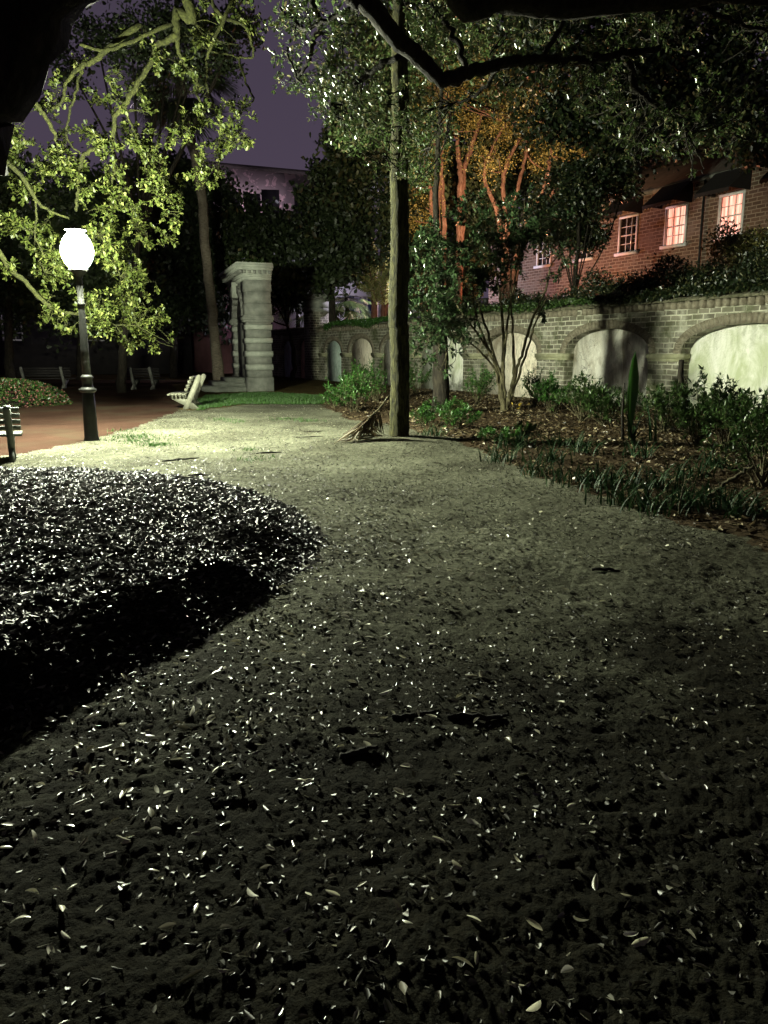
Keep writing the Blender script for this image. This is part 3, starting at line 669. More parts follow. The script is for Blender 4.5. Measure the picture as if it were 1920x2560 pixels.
# ================================================================== BENCHES
def bench(loc, rz, label, mat_slat, mat_end, L=1.9, oh=.32):
    """local: length along x, faces -y"""
    b = empty('park_bench', loc, rz, label, 'bench', 'park benches round the gravel square')
    for sx in (-L/2+oh, L/2-oh):
        mb = MB(); f = lambda u, v, t: (t, u, v)
        pl = [(-.10,-.02),(.06,-.02),(.20,.30),(.44,.83),(.45,.88),(.43,.92),(.39,.94),(.34,.92),(.31,.88),(.10,.42)]
        mb.prism(pl, sx-.045, sx+.045, f)
        mb.prism([(-.40,.40),(-.40,.33),(.16,-.02),(.30,-.02),(.30,.05),(-.02,.40)], sx-.035+.002, sx+.036, f) if False else None
        mb.obj('end_support', mat_end, b)
        mb = MB(); mb.prism([(-.42,.39),(-.42,.31),(.20,-.02),(.34,-.02),(.34,.04),(-.08,.39)], sx-.035, sx+.036, f); mb.obj('brace', mat_end, b)
    for k in range(5):
        mb = MB(); y0 = -.44+k*.098; mb.box((-L/2,y0,.393), (L/2,y0+.072,.435), .002); mb.obj('seat_slat', mat_slat, b)
    for k in range(4):
        z0 = .50+k*.105; y0 = .5*(z0-.42)/.5*.62+.04
        mb = MB(); y0 = .10+(z0-.42)*.453-.075; mb.box((-L/2,y0-.035,z0), (L/2,y0+.012,z0+.075), .002); mb.obj('back_slat', mat_slat, b)
    return b
g = G(476,1024); bench((g[0]-.18, g[1]+.55, hz(g[0], g[1])), R(-84), 'pale slatted bench seen end on at the edge of the square', M['slat_pale'], M['slat_pale'], 1.65)
g = G(5,1150); b_ = bench((g[0]-.70, g[1]-.05, hz(g[0], g[1])), R(203), 'dark slatted bench cut off by the left edge of the picture', M['slat'], M['slat'], 1.9, .15); b_.scale = (1,1,.88)
bench((P(361,955,33)[0], 33, 0), R(172), 'dim bench in the darkness right of the lamp post', M['canvas'], M['stone_dark'], 1.5)
bench((P(112,945,34)[0], 34, 0), R(184), 'dim bench in the darkness left of the lamp post', M['canvas'], M['stone_dark'], 2.3)

# ================================================================== BRICK HOUSE BEHIND THE WALL
HP = P(1822,540,33)[:2]
def house_s(px):
    r = ray(px, 600)[:2]; A_ = np.array([[r[0], -WD[0]], [r[1], -WD[1]]]); return np.linalg.solve(A_, HP)[1]
house = empty('brick_house', (HP[0], HP[1], 0), WANG, 'long brick house behind the garden wall with lit windows under black awnings', 'house')
hs0, hs1 = -9.0, house_s(1225)
# windows: list (px centre, z centre, w, h, lit)
mb = MB(); fr_ = lambda a, b, y0, y1, z0, z1, m_: m_.box((a, min(y0*YS, y1*YS), z0), (b, max(y0*YS, y1*YS), z1))
def hwin(pxc, zc, ww, hh, lit, aw=True, upper=True):
    s = house_s(pxc); W_ = MB()
    x0, x1, z0, z1 = s-ww/2, s+ww/2, zc-hh/2, zc+hh/2
    m_ = MB()
    fr_(x0-.1, x0, -.02, .05, z0, z1, m_); fr_(x1, x1+.1, -.02, .05, z0, z1, m_); fr_(x0-.1, x1+.1, -.02, .05, z1, z1+.1, m_)
    m = m_.obj('window', M['white_paint'], house)
    if lit: m['label'] = 'window glowing warm pink with curtains drawn'
    p = MB(); fr_(x0, x1, -.09, -.06, z0, z1, p); p.obj('pane', M['glass_lit'] if lit else M['glass_dark'], m)
    q = MB()
    for i in (1, 2): fr_(x0+ww*i/3-.017, x0+ww*i/3+.017, -.055, -.02, z0, z1, q)
    for i in (1, 2, 3): fr_(x0, x1, -.0545, -.018, z0+hh*i/4-(.03 if i == 2 else .016), z0+hh*i/4+(.03 if i == 2 else .016), q)
    q.obj('glazing_bars', M['white_paint'], m)
    s_ = MB(); fr_(x0-.2, x1+.2, -.02, .16, z0-.13, z0-.002, s_); s_.obj('sill', M['white_paint'], m)
    if aw:
        a_ = MB(); w0, w1 = x0-.32, x1+.32; zt = z1+1.05; zb = z1-.04; out_ = 1.2
        V = [(w0,.012*YS,zt),(w1,.012*YS,zt),(w1,out_*YS,zb+.12),(w0,out_*YS,zb+.12)]
        a_.add(V, [(0,1,2,3)]); V2 = [(x_, y_, z_-.02) for x_, y_, z_ in V]; a_.add(V2, [(3,2,1,0)])
        a_.add([(w0,.012*YS,zt),(w0,out_*YS,zb+.12),(w0,.012*YS,zb+.1)], [(0,1,2)]); a_.add([(w1,.012*YS,zt),(w1,out_*YS,zb+.12),(w1,.012*YS,zb+.1)], [(2,1,0)])
        n = 9
        for i in range(n):
            u0, u1 = w0+(w1-w0)*i/n, w0+(w1-w0)*(i+1)/n
            a_.add([(u0,(out_+.003)*YS,zb+.12),(u1,(out_+.003)*YS,zb+.12),(u1,(out_+.003)*YS,zb),((u0+u1)/2,(out_+.003)*YS,zb-.07),(u0,(out_+.003)*YS,zb)], [(0,1,2,3,4)])
        a_.obj('awning', M['canvas'], house)
    return (x0, x1, z0, z1)
# lit glass with folds of curtain
m, nt, bs, out = new_mat('glass_lit'); co = objco(nt); mp = N(nt, 'ShaderNodeMapping'); nt.links.new(co, mp.inputs[0]); mp.inputs['Scale'].default_value = (9, 9, .5)
cc = ramp(nt, noise(nt, 1.2, 4, .6, mp.outputs[0]), [(.3, (.55,.12,.07)), (.5, (1,.40,.28)), (.7, (1,.70,.56))])
em = N(nt, 'ShaderNodeEmission'); nt.links.new(cc, em.inputs[0]); em.inputs[1].default_value = 1.5; nt.links.new(em.outputs[0], out.inputs[0]); M['glass_lit'] = m
HZ = 8.55
wins = [(1822,6.95,1.05,1.55,True),(1687,6.95,1.05,1.55,True),(1570,6.95,1.05,1.55,False),(1462,6.95,1.05,1.5,False),(1362,6.95,1.05,1.5,False),(1990,6.95,1.05,1.55,False)]
rects = [hwin(*q) for q in wins]
for px_ in (1300,1430,1600): rects.append(hwin(px_, 3.6, 1.05, 1.6, False, False))
# wall pieces round the openings (columns between)
rects.sort(); body = MB()
xs_ = sorted({hs0, hs1}|{v for r_ in rects for v in r_[:2]})
for a, b in zip(xs_[:-1], xs_[1:]):
    mid = (a+b)/2; hol = sorted([(r_[2], r_[3]) for r_ in rects if r_[0] < mid < r_[1]]); z = -.2
    for z0, z1 in hol+[(HZ, HZ)]:
        if z0 > z: body.add([(a,0,z),(b,0,z),(b,0,z0),(a,0,z0)], [(0,1,2,3)])
        if z1 > z0:
            for q in (a, b): body.add([(q,0,z0),(q,-.22*YS,z0),(q,-.22*YS,z1),(q,0,z1)], [(0,1,2,3)])
            for q in (z0, z1): body.add([(a,0,q),(a,-.22*YS,q),(b,-.22*YS,q),(b,0,q)], [(0,1,2,3)])
        z = z1
Dp = 9.0
body.add([(hs1,0,-.2),(hs1,-Dp*YS,-.2),(hs1,-Dp*YS,HZ),(hs1,0,HZ)], [(0,1,2,3)]); body.add([(hs0,0,-.2),(hs0,-Dp*YS,-.2),(hs0,-Dp*YS,HZ),(hs0,0,HZ)], [(0,1,2,3)])
body.add([(hs0,-Dp*YS,-.2),(hs1,-Dp*YS,-.2),(hs1,-Dp*YS,HZ),(hs0,-Dp*YS,HZ)], [(0,1,2,3)])
body.obj('wall', M['house_brick'], house)
cn = MB(); cn.box((hs0-.1,-.25 if YS > 0 else -.12,HZ+.002), (hs1+.1,.12 if YS > 0 else .25,HZ+.16)); cn.obj('cornice', M['stone'], house)
rf = MB(); o_ = .35
V = [(hs0-o_,o_*YS,HZ+.17),(hs1+o_,o_*YS,HZ+.17),(hs1+o_,-(Dp+o_)*YS,HZ+.17),(hs0-o_,-(Dp+o_)*YS,HZ+.17),(hs0+3,-Dp/2*YS,HZ+3.2),(hs1-3,-Dp/2*YS,HZ+3.2)]
rf.add(V, [(0,1,5,4),(1,2,5),(2,3,4,5),(3,0,4),(3,2,1,0)]); rf.obj('roof', M['roof'], house)
dpz = MB(); sdp = house_s(1755); dpz.tube([(sdp,.09*YS,2),(sdp,.09*YS,HZ)], .05, 8); dpz.obj('downpipe', M['iron'], house)

# ================================================================== FAR HOUSES
def box_house(name, px0, px1, d, ztop, mat, label, cat, depth=8, windows=(), skew=.1, roofz=.4, wmat=None):
    a = P(px0, 880, d); b = P(px1, 880, d*(1+skew)); v = (b-a)[:2]; L = np.linalg.norm(v); ang = math.atan2(v[1], v[0])
    h = empty(name, (a[0], a[1], 0), ang, label, cat)
    mb = MB(); mb.box((0,0,-.2), (L,depth,ztop)); mb.obj('wall', mat, h)
    if roofz:
        mb = MB(); mb.prism([(-.3,ztop+.002),(depth+.3,ztop+.002),(depth/2,ztop+roofz)], -.3, L+.3, lambda u, v_, t: (t, u, v_)); mb.obj('roof', M['roof'], h)
    for (fx, z, ww, hh, sh) in windows:
        x0 = fx*L
        m_ = MB(); m_.box((x0-.1,-.06,z-.1), (x0+ww+.1,-.003,z)); m_.box((x0-.1,-.06,z+hh), (x0+ww+.1,-.003,z+hh+.1)); m_.box((x0-.1,-.06,z), (x0,-.003,z+hh)); m_.box((x0+ww,-.06,z), (x0+ww+.1,-.003,z+hh)); wn = m_.obj('window', M['white_paint'], h)
        m_ = MB(); m_.box((x0,-.02,z), (x0+ww,-.004,z+hh)); m_.obj('pane', wmat or M['glass_dark'], wn)
        m_ = MB()
        for i in (1,2): m_.box((x0+ww*i/3-.02,-.045,z), (x0+ww*i/3+.02,-.0205,z+hh))
        for i in (1,2,3): m_.box((x0,-.046,z+hh*i/4-.02), (x0+ww,-.021,z+hh*i/4+.02))
        m_.obj('glazing_bars', M['white_paint'], wn)
        if sh:
            for xx in (x0-.1-ww*.5, x0+ww+.1): m_ = MB(); m_.box((xx,-.07,z-.05), (xx+ww*.5,-.004,z+hh+.05)); m_.obj('shutter', M['navy'], h)
    return h
M['glass_pale'] = rough_mat('glass_pale', [(.25,.24,.30),(.42,.40,.46)], 4, .3, 20, .1, .002)
box_house('pink_house', 560, 800, 58, 6.4, M['pink_wall'], 'low pink house wall seen over the dark far wall', 'house', windows=((.2,2.2,1.1,1.8,False),), roofz=1.6, wmat=M['glass_pale'])
box_house('white_house', 838, 1010, 56, 7.4, M['white_wall'], 'brightly lit white house with blue shutters beyond the wall', 'house', windows=((.27,3.7,1.2,1.75,True),(.75,3.7,1.2,1.75,True)), roofz=2, wmat=M['glass_pale'])
m, nt, bs, out = new_mat('leaf_shadow_wall'); co = objco(nt)
c = ramp(nt, noise(nt, .30, 5, .6, co, 1.5), [(.42, (.17,.14,.16)), (.5, (.22,.18,.20))])
vo = N(nt, 'ShaderNodeTexVoronoi'); vo.inputs['Scale'].default_value = .55; nt.links.new(co, vo.inputs['Vector'])
c2 = mixc(nt, ramp(nt, noise(nt, 1.3, 4, .62, co, .8), [(.53, (0,0,0)), (.57, (1,1,1))]), c, (.50,.36,.40))  # dappled tree shadow painted into the wall colour as pink and dark patches
nt.links.new(c2, bs.inputs['Base Color']); bs.inputs['Roughness'].default_value = .9; M['leaf_shadow_wall'] = m
tall = box_house('tall_building', 500, 800, 74, 18.0, M['leaf_shadow_wall'], 'tall pinkish building rising behind the dark treetops', 'building', 14, roofz=0, skew=.06)
mb = MB(); mb.box((-.3,-.35,18.003), (16,14.3,18.35)); mb.obj('parapet', M['far_dark'], tall)
cre = box_house('crenellated_building', 520, 900, 60, 11.6, M['far_dark'], 'black silhouetted building with square battlements', 'building', 6, roofz=0, skew=.02)
a = P(520,880,60)[0]
for p0, p1 in ((560,598),(612,648),(652,696),(734,790),(820,870)):
    x0 = P(p0,480,60)[0]-a; x1 = P(p1,480,60)[0]-a; mb = MB(); mb.box((x0,-.02,11.603), (x1,.6,13.3 if p0 > 640 else 13.0)); mb.obj('battlement', M['far_dark'], cre)
bm_ = MB(); bm_.box((0,0,-.1),(0.01,.01,.0))
box_house('dark_house', -250, 480, 52, 7.0, M['far_dark'], 'unlit house lost in the darkness behind the square', 'house', windows=((.34,2.4,1.1,1.7,False),(.62,2.4,1.1,1.7,False)), roofz=2)

# ================================================================== LAMPS BEYOND THE WALL (their light shows on walls and trunks)
def lantern(name, loc, h, color, watts, label):
    l = empty(name, loc, 0, label, 'lantern', 'lanterns standing behind the garden wall')
    mb = MB(); mb.lathe([(.10,0),(.10,.1),(.045,.16),(.035,h-.25),(.07,h-.2),(.09,h-.18)], 10); mb.obj('post', M['iron'], l, True)
    mb = MB(); mb.lathe([(.16,h+.24),(.15,h+.26),(.03,h+.38),(.01,h+.44)], 6); mb.obj('lid', M['iron'], l)
    mb = MB()
    for k in range(4):
        a_ = math.pi/4+k*math.pi/2; mb.tube([(.085*math.cos(a_),.085*math.sin(a_),h-.18),(.13*math.cos(a_),.13*math.sin(a_),h+.245)], .006, 4)
    mb.obj('cage', M['iron'], l)
    mb = MB(); mb.lathe([(.02,h-.10),(.05,h-.02),(.05,h+.05),(.02,h+.1)], 10); bo = mb.obj('bulb', emit_mat(name+'_glow', color, 30), l, True)
    L_ = bpy.data.lights.new(name+'_light', 'POINT'); L_.energy = watts; L_.color = color; L_.shadow_soft_size = .06
    o = bpy.data.objects.new('lantern_light', L_); col.objects.link(o); o.location = (.0, -.15, h+.04); o.parent = l
    return l
q = P(1300,700,38.5); lantern('garden_lantern', (q[0], q[1], 0), 3.9, (1,.36,.18), 1000, 'orange garden lantern hidden behind the camellia')
q = WA+WD*wall_s(1800)-WN*4.9; lantern('garden_lantern', (q[0], q[1], 0), 4.0, (1,.72,.46), 110, 'yellow garden lantern hidden in the hedge below the house')
q = P(1000,720,49); lantern('street_lantern', (q[0], q[1]-1, 0), 5.4, (.85,.75,1.0), 2600, 'white street lantern behind the straight tree trunk')
q = P(700,600,66); lantern('street_lantern', (P(640,600,66)[0], 68.8, 0), 12.0, (1,.80,.90), 8000, 'tall street lantern in front of the pinkish building')

q = P(1215,700,30.6); ul = empty('garden_uplight', (q[0], q[1], 0), 0, 'uplight on a short post between the wall and the crape myrtles', 'uplight')
mb = MB(); mb.lathe([(.08,-.1),(.08,.1),(.035,.14),(.035,3.36)], 10); mb.obj('post', M['iron'], ul, True)
mb = MB(); mb.lathe([(.05,3.362),(.10,3.40),(.13,3.58),(.10,3.58),(.08,3.44)], 12); mb.obj('housing', M['iron'], ul, True)
L_ = bpy.data.lights.new('uplight_beam', 'SPOT'); L_.energy = 9500; L_.color = (1,.66,.38); L_.spot_size = R(96); L_.spot_blend = .8; L_.shadow_soft_size = .06
o = bpy.data.objects.new('uplight_beam', L_); col.objects.link(o); o.parent = ul; o.location = (0, 0, 3.62)
dv = P(1260,190,37.5)-np.array([q[0], q[1], 3.6]); o.rotation_euler = Vector(dv).to_track_quat('-Z', 'Y').to_euler()

# ================================================================== TREES
def mk_tree(name, label, base, cat='tree', group=None): return empty(name, (float(base[0]), float(base[1]), 0), 0, label, cat, group)
def fin(mb, lv, root, bmat, lmat, base, bname='trunk', cname='crown', **kw):
    o = np.array([base[0], base[1], 0.0])
    if mb.c: mb.v = [v-o for v in mb.v]; mb.obj(bname, M[bmat], root, True)
    if lv is not None and lv.p: lv.obj(cname, M[lmat], root, origin=o, **kw)
def pl(pts, d0, d1=None):
    d1 = d0 if d1 is None else d1; n = len(pts); return [P(px, py, d0+(d1-d0)*k/(n-1)) for k, (px, py) in enumerate(pts)]

# --- live oak over the lamp
base = np.array([-9.6, 12.6]); t = mk_tree('live_oak', 'live oak whose leafy lamplit branches hang round the street lamp', base)
mb = MB(); lv = Leaves()
mb.tube(spline([(-9.6,12.6,-.2),(-9.5,12.7,1.2),(-9.3,12.7,3),(-9.0,12.8,5)], 5, .03), [.62,.5,.45,.4], 14, .06)
br = []
def limb(pts, r, k=6, wob=.012, mbx=None):
    s = spline(pts, k, wob); (mbx or mb).tube(s, r, 8, .10); br.append(s); return s
limb([(-9,12.8,4.8),(-8.6,13.3,7.5),(-7,14,10.2),(-5.4,15,12.2)]+pl([(468,0),(443,25),(441,84),(422,101),(392,114),(380,148),(350,203),(312,262),(287,295),(278,354),(236,371),(211,388),(200,422),(194,485),(190,527)], 16.80, 18.32), [.3,.2,.10,.075,.06,.055,.05,.05,.045,.035])
limb([(-9.1,12.8,3.8)]+pl([(-90,340),(0,392),(25,413),(63,451),(89,498),(122,527),(173,546)], 17.18, 18.20), [.16,.055,.05,.04,.02])
limb(pl([(89,498),(92,545),(87,590),(108,637),(98,652),(112,681)], 17.82, 18.07), [.025,.015])
limb([(-9.1,12.8,4.6)]+pl([(-60,180),(57,228),(97,270),(127,316),(146,367),(146,422)], 16.80, 17.94), [.14,.05,.045,.02])
limb(pl([(350,60),(262,127),(228,156),(203,165),(169,203),(156,253),(131,274)], 17.18, 17.69), [.07,.05,.02])
limb([(-9.3,12.7,2.6)]+pl([(-80,560),(0,634),(22,670),(65,706),(105,750),(152,779),(195,786),(246,800),(289,811),(344,815)], 17.44, 18.82), [.16,.06,.055,.05,.04,.02,.012])
limb(pl([(443,84),(447,131),(464,160),(489,186),(494,236),(506,291)], 17.18, 18.20), [.05,.02])
limb(pl([(600,-40),(560,50),(523,127),(515,169),(519,219),(548,295),(551,359),(548,413),(557,430)], 17.69, 18.95), [.045,.025,.012])
limb(pl([(591,139),(616,207),(633,249),(612,270)], 18.95, 18.95), [.03,.015])
limb([(-5.4,15,12.2)]+pl([(500,-60),(548,34),(608,63),(629,105),(629,143),(591,142),(523,127)], 17.69, 18.95), [.06,.04,.025,.015])
limb(pl([(312,262),(329,316),(350,359),(367,430)], 17.94, 18.45), [.03,.012])
limb(pl([(345,350),(367,371),(384,401),(401,435)], 18.20, 18.71), [.022,.01])
limb(pl([(280,360),(287,422),(280,464),(304,506),(337,527),(350,548)], 18.07, 18.71), [.03,.012])
limb(pl([(203,165),(186,245),(177,266),(173,295),(165,325),(173,354),(200,385)], 17.69, 18.07), [.03,.02])
limb(pl([(230,560),(250,590),(280,640),(300,690)], 18.45, 18.82), [.02,.01])
limb(pl([(200,110),(262,127),(330,100),(430,60)], 16.93, 17.18), [.035,.045])
nodes = np.concatenate(br[0:])
OB = [(80,215,25,18,3),(45,300,50,40,9),(95,290,40,35,8),(60,345,50,35,9),(35,400,40,40,9),(130,370,40,40,9),(165,330,30,35,5),(140,230,35,30,5),(185,145,25,15,3),(60,460,50,45,10),(20,520,40,50,10),
  (110,430,45,40,9),(150,440,40,35,7),(170,400,35,30,6),(215,330,35,30,8),(255,340,40,30,8),(250,250,40,40,7),(280,235,35,30,6),(300,190,40,30,5),(320,205,30,20,5),(300,310,35,35,7),(330,330,35,30,7),
  (345,360,40,35,8),(300,380,40,35,9),(290,420,35,35,8),(360,330,35,25,6),(400,375,35,30,7),(430,370,30,20,5),(415,400,25,20,4),(210,430,35,35,6),(225,460,35,30,6),(430,450,40,25,6),(400,480,40,30,8),
  (450,485,30,15,5),(425,510,35,20,7),(380,470,25,20,4),(300,490,35,25,6),(330,520,45,25,7),(250,520,40,25,8),(270,560,45,30,9),(240,600,30,30,7),(310,570,35,25,6),(345,560,30,20,5),(375,590,25,18,4),(435,600,22,22,5),(450,540,22,25,5),
  (35,580,40,45,9),(80,600,40,40,7),(30,660,35,35,6),(110,560,35,35,5),(130,640,35,35,6),(95,670,30,25,5),(170,640,20,25,3),(150,700,45,30,8),(130,740,35,25,5),(190,690,30,40,6),(215,720,35,35,7),
  (120,800,20,22,5),(160,820,25,18,4),(190,830,25,20,3),(260,620,30,30,7),(280,650,40,25,8),(330,620,35,20,6),(370,615,20,15,4),(300,690,45,30,9),(350,680,35,25,8),(340,715,40,25,9),(260,740,45,35,10),(310,760,50,30,11),(370,770,45,25,9),
  (400,785,35,15,7),(330,800,55,25,12),(270,810,45,25,9),(240,830,30,22,6),(230,860,15,12,3),(300,850,30,20,5),(350,840,35,25,7),(390,830,30,15,5),(400,860,25,15,5),(430,862,15,8,3),(320,865,30,15,5),(380,700,20,20,4),
  (480,310,22,20,5),(460,330,20,15,4),(500,290,20,12,4),(570,250,25,15,4),(600,270,30,25,6),(625,330,30,25,7),(590,330,35,30,7),(560,360,35,30,7),(530,350,30,30,6),(510,400,30,35,7),(530,420,30,25,5),(500,450,20,25,4),(495,470,12,12,2),(600,365,25,20,4),
  (430,150,25,18,5),(450,170,20,15,4),(410,145,20,15,4),(465,90,15,15,3),(500,30,30,25,4),(510,15,25,20,4),(620,15,30,18,5),(640,45,30,18,4),(600,25,25,20,3),(355,80,25,20,3),(600,120,20,20,2),(480,235,18,15,2),(365,280,20,20,2)]
for (px, py, rx, ry, n_) in OB:
    d = rng.uniform(19.3, 20.3) if px > 300 and py > 540 else rng.uniform(17.4, 19.3) if py > 150 else rng.uniform(17, 19)
    c = P(px, py, d); k = d/F; a_ = nodes[np.argmin(np.linalg.norm(nodes-c, axis=1))]
    if np.linalg.norm(a_-c) > 1.1: a_ = c+(a_-c)*.35
    dim = 1.0
    blob(mb, lv, c, (rx*k, .30, ry*k), int(n_*1.4)+1, .108, 6, .44, .085, .26, .4, a_, sub=3, r=.004)
fin(mb, lv, t, 'bark_oak', 'leaf_oak', base, 'trunk', 'crown', w1=.7, w2=1.15, fold=.35)

# --- near live oak: trunk left of the camera, limbs overhead
base = np.array([-3.9, .9]); t = mk_tree('live_oak', 'near live oak with black limbs arching over the top of the picture', base)
mb = MB(); lv = Leaves(); br = []
mb.tube(spline([(-3.9,.9,-.2),(-3.8,1,.8),(-3.6,1.1,2),(-3.4,1.3,3.1)], 5, .03), [.62,.5,.46,.42], 14, .06)
lc = pl([(-270,440),(-120,230),(92,-84),(240,-300)], 4.3, 4.9)
limb([(-3.5,1.2,2.9)]+lc+[(-.6,7,6.6)], [.40,.30,.31,.31,.3,.26], 6, .006)
limb([(-.6,7,6.6),(-.5,7.6,6.8)]+pl([(870,-70),(916,0),(980,84),(1043,143),(1106,198),(1170,181),(1233,165),(1300,152),(1347,150),(1431,152),(1500,146),(1558,135),(1650,120)], 8.6, 9.4), [.22,.15,.105,.095,.085,.072,.06,.052,.048,.042,.034])
limb([(-.6,7,6.6),(.3,7,7.3)]+pl([(1150,-60),(1250,-15),(1400,5),(1600,-8),(1800,-20),(2000,0)], 8.2, 8.8), [.2,.17,.16,.15,.13,.08])
main = len(br)
limb(pl([(1170,175),(1144,105),(1110,55),(1080,10)], 9, 9.6), [.035,.02])
limb(pl([(781,-30),(781,0),(798,63),(781,110),(769,160),(748,190)], 11, 11.6), [.045,.04,.02])
limb(pl([(720,120),(722,139),(743,194),(781,219)], 11.4, 11.6), [.02,.012])
limb(pl([(1000,140),(938,169),(891,207),(860,215),(820,260)], 9.2, 10.5), [.035,.03,.01])
limb(pl([(700,20),(745,60),(760,70),(800,60),(860,30),(930,10)], 11, 10), [.015,.035])
limb(pl([(1558,135),(1579,181),(1591,228),(1642,262),(1705,316),(1718,338)], 9.4, 9.8), [.04,.035,.015])
limb(pl([(1350,150),(1390,90),(1420,20)], 9.2, 9.4), [.035,.02])
limb(pl([(1700,0),(1760,20),(1800,42),(1860,60),(1930,80)], 8.8, 9), [.04,.015])
limb(pl([(1250,160),(1200,230),(1130,260)], 9.2, 10), [.03,.01])
nodes = np.concatenate(br[1:])
NB = [(725,40,35,30,6),(750,15,35,20,6),(740,90,35,35,7),(720,160,30,30,6),(760,190,30,30,7),(800,150,40,35,8),(800,215,35,25,7),(840,100,45,40,9),(870,40,45,35,8),(900,120,45,45,9),(850,190,45,35,9),(910,200,45,35,9),
 (880,255,45,30,8),(830,270,35,25,6),(960,180,40,35,7),(960,250,45,35,8),(950,40,40,35,7),(1020,30,50,35,8),(1060,90,50,40,9),(1010,230,45,35,8),(1060,210,45,30,7),(1100,130,45,40,7),(1130,60,45,45,9),(1170,110,45,35,8),
 (1200,40,50,40,8),(1190,220,45,30,7),(1080,270,50,35,8),(1010,310,40,35,7),(940,320,40,25,6),(960,350,30,25,5),(1040,345,45,30,7),(1100,330,45,30,6),(1000,400,30,30,6),(1060,405,30,25,4),(1010,440,25,20,4),(1030,470,22,18,3),(910,300,30,20,5),
 (870,300,25,15,4),(950,310,25,20,4),(908,360,12,14,2),
 (1260,90,50,45,8),(1330,70,50,45,9),(1300,200,50,35,7),(1390,100,45,45,8),(1440,60,40,40,7),(1500,60,45,40,8),(1540,110,50,45,11),(1580,60,45,35,9),(1620,90,45,40,8),(1700,60,45,35,9),(1650,30,45,30,6),(1400,200,45,30,6),(1480,200,50,40,8),(1540,190,45,40,8),
 (1560,250,50,45,9),(1500,290,50,45,9),(1430,270,45,35,7),(1600,310,50,45,9),(1680,280,50,45,8),(1560,350,50,40,9),(1640,360,50,40,9),(1600,410,45,25,7),(1540,400,35,25,5),(1760,340,50,45,9),(1820,300,50,45,9),(1830,370,50,30,7),
 (1880,340,45,50,9),(1735,455,30,20,4),(1760,200,50,50,7),(1830,150,50,50,7),(1890,230,45,50,8),(1900,110,40,50,6),(1850,50,45,35,5),(1860,30,30,25,3),(1350,290,40,35,5),(1250,290,40,25,5)]
for (px, py, rx, ry, n_) in NB:
    d = rng.uniform(9.6, 12) if px < 1250 else rng.uniform(8.8, 11.5)
    thin = .35 if 1040 < px < 1480 and py > 195 else .42 if px > 1240 else 1.0
    c = P(px, py, d); k = d/F; a_ = nodes[np.argmin(np.linalg.norm(nodes-c, axis=1))]
    if np.linalg.norm(a_-c) > 1.2: a_ = c+(a_-c)*.3
    blob(mb, lv, c, (rx*k, .5, ry*k), int(n_*2.4*thin)+1, .060, 6, .42, .07, .28, .35, a_, sub=3, r=.0035)
# the crown overhead, out of the picture, that keeps the night sky off the foreground
for k in range(34):
    c = np.array([rng.uniform(-7, 7), rng.uniform(-4, 8), rng.uniform(8.2, 11)]); cloud(lv, c, (1.8,1.8,.7), 60, 7, .3, .6)
fin(mb, lv, t, 'bark_dark', 'leaf_canopy', base)

# --- straight lichened tree beside the path
t = mk_tree('straight_tree', 'tall straight tree with yellow lichened bark at the edge of the path', TREE)
mb = MB(); lv = Leaves(); z0 = hz(*TREE); br = []
cx_ = [P(998,1075,12.95), P(1000,920,12.97), P(996,760,12.93), P(1000,600,12.95), P(997,440,12.99), P(1002,300,12.95), P(999,150,13), P(1004,0,13.05), P(1010,-300,13.1)]
tr_ = spline([(cx_[0][0], 12.95, -.15)]+cx_[0:], 16, .004); rr_ = np.linspace(.172, .122, len(tr_)); rr_[:18] *= 1+.55*np.linspace(1, 0, 18)**2.5; rr_ *= 1+.03*np.sin(np.linspace(0, 23, len(tr_)))
mb.tube(tr_, rr_, 22, .045)
# epicormic sprouts and a thin vine
for px, py in ((985,395),(975,355),(1000,300),(1010,250),(985,230)):
    blob(mb, lv, P(px-8, py, 12.8), (.18,.15,.18), 3, .05, 5, .4, .07, .2, .3, P(995, py, 12.9), sub=2, r=.003)
vine = spline(pl([(1020,250),(1008,290),(1012,330),(1003,370),(1005,410),(1014,440)], 12.78), 5, .01); mb.tube(vine, .008, 4)
for k in range(26):
    c = P(rng.uniform(700, 1300), rng.uniform(-450, -60), rng.uniform(13.5, 17)); cloud(lv, c, (1.2,1.2,.8), 26, 8, .12, .5)
fin(mb, lv, t, 'bark_lichen', 'leaf_canopy', TREE)

# --- second trunk among the shrubs
b2 = P(1103,990,19.2)[:2]; t = mk_tree('garden_tree', 'thicker dark trunk rising behind the camellia leaves in the bed', b2)
mb = MB(); lv = Leaves()
mb.tube(spline([(b2[0],b2[1],-.2),(b2[0],b2[1],.4),P(1101,860,19.2),P(1098,700,19.2),P(1090,500,19.4),P(1100,300,19.6),P(1110,60,19.8),P(1120,-200,20)], 8, .01), [.28,.21,.18,.10,.07,.05,.04,.03], 14, .05)
for px, py, rx, ry, n_ in [(1080,330,70,60,10),(1050,430,50,50,7),(900,330,60,40,7),(1000,120,100,80,14),(1150,100,120,90,16),(1020,200,60,60,8)]:
    c = P(px, py, rng.uniform(18.5,21)); k = 19.5/F; cloud(lv, c, (rx*k,.8,ry*k), n_*11, 9, .10, .45, .22, .1)
fin(mb, lv, t, 'bark_dark', 'leaf_canopy', b2)

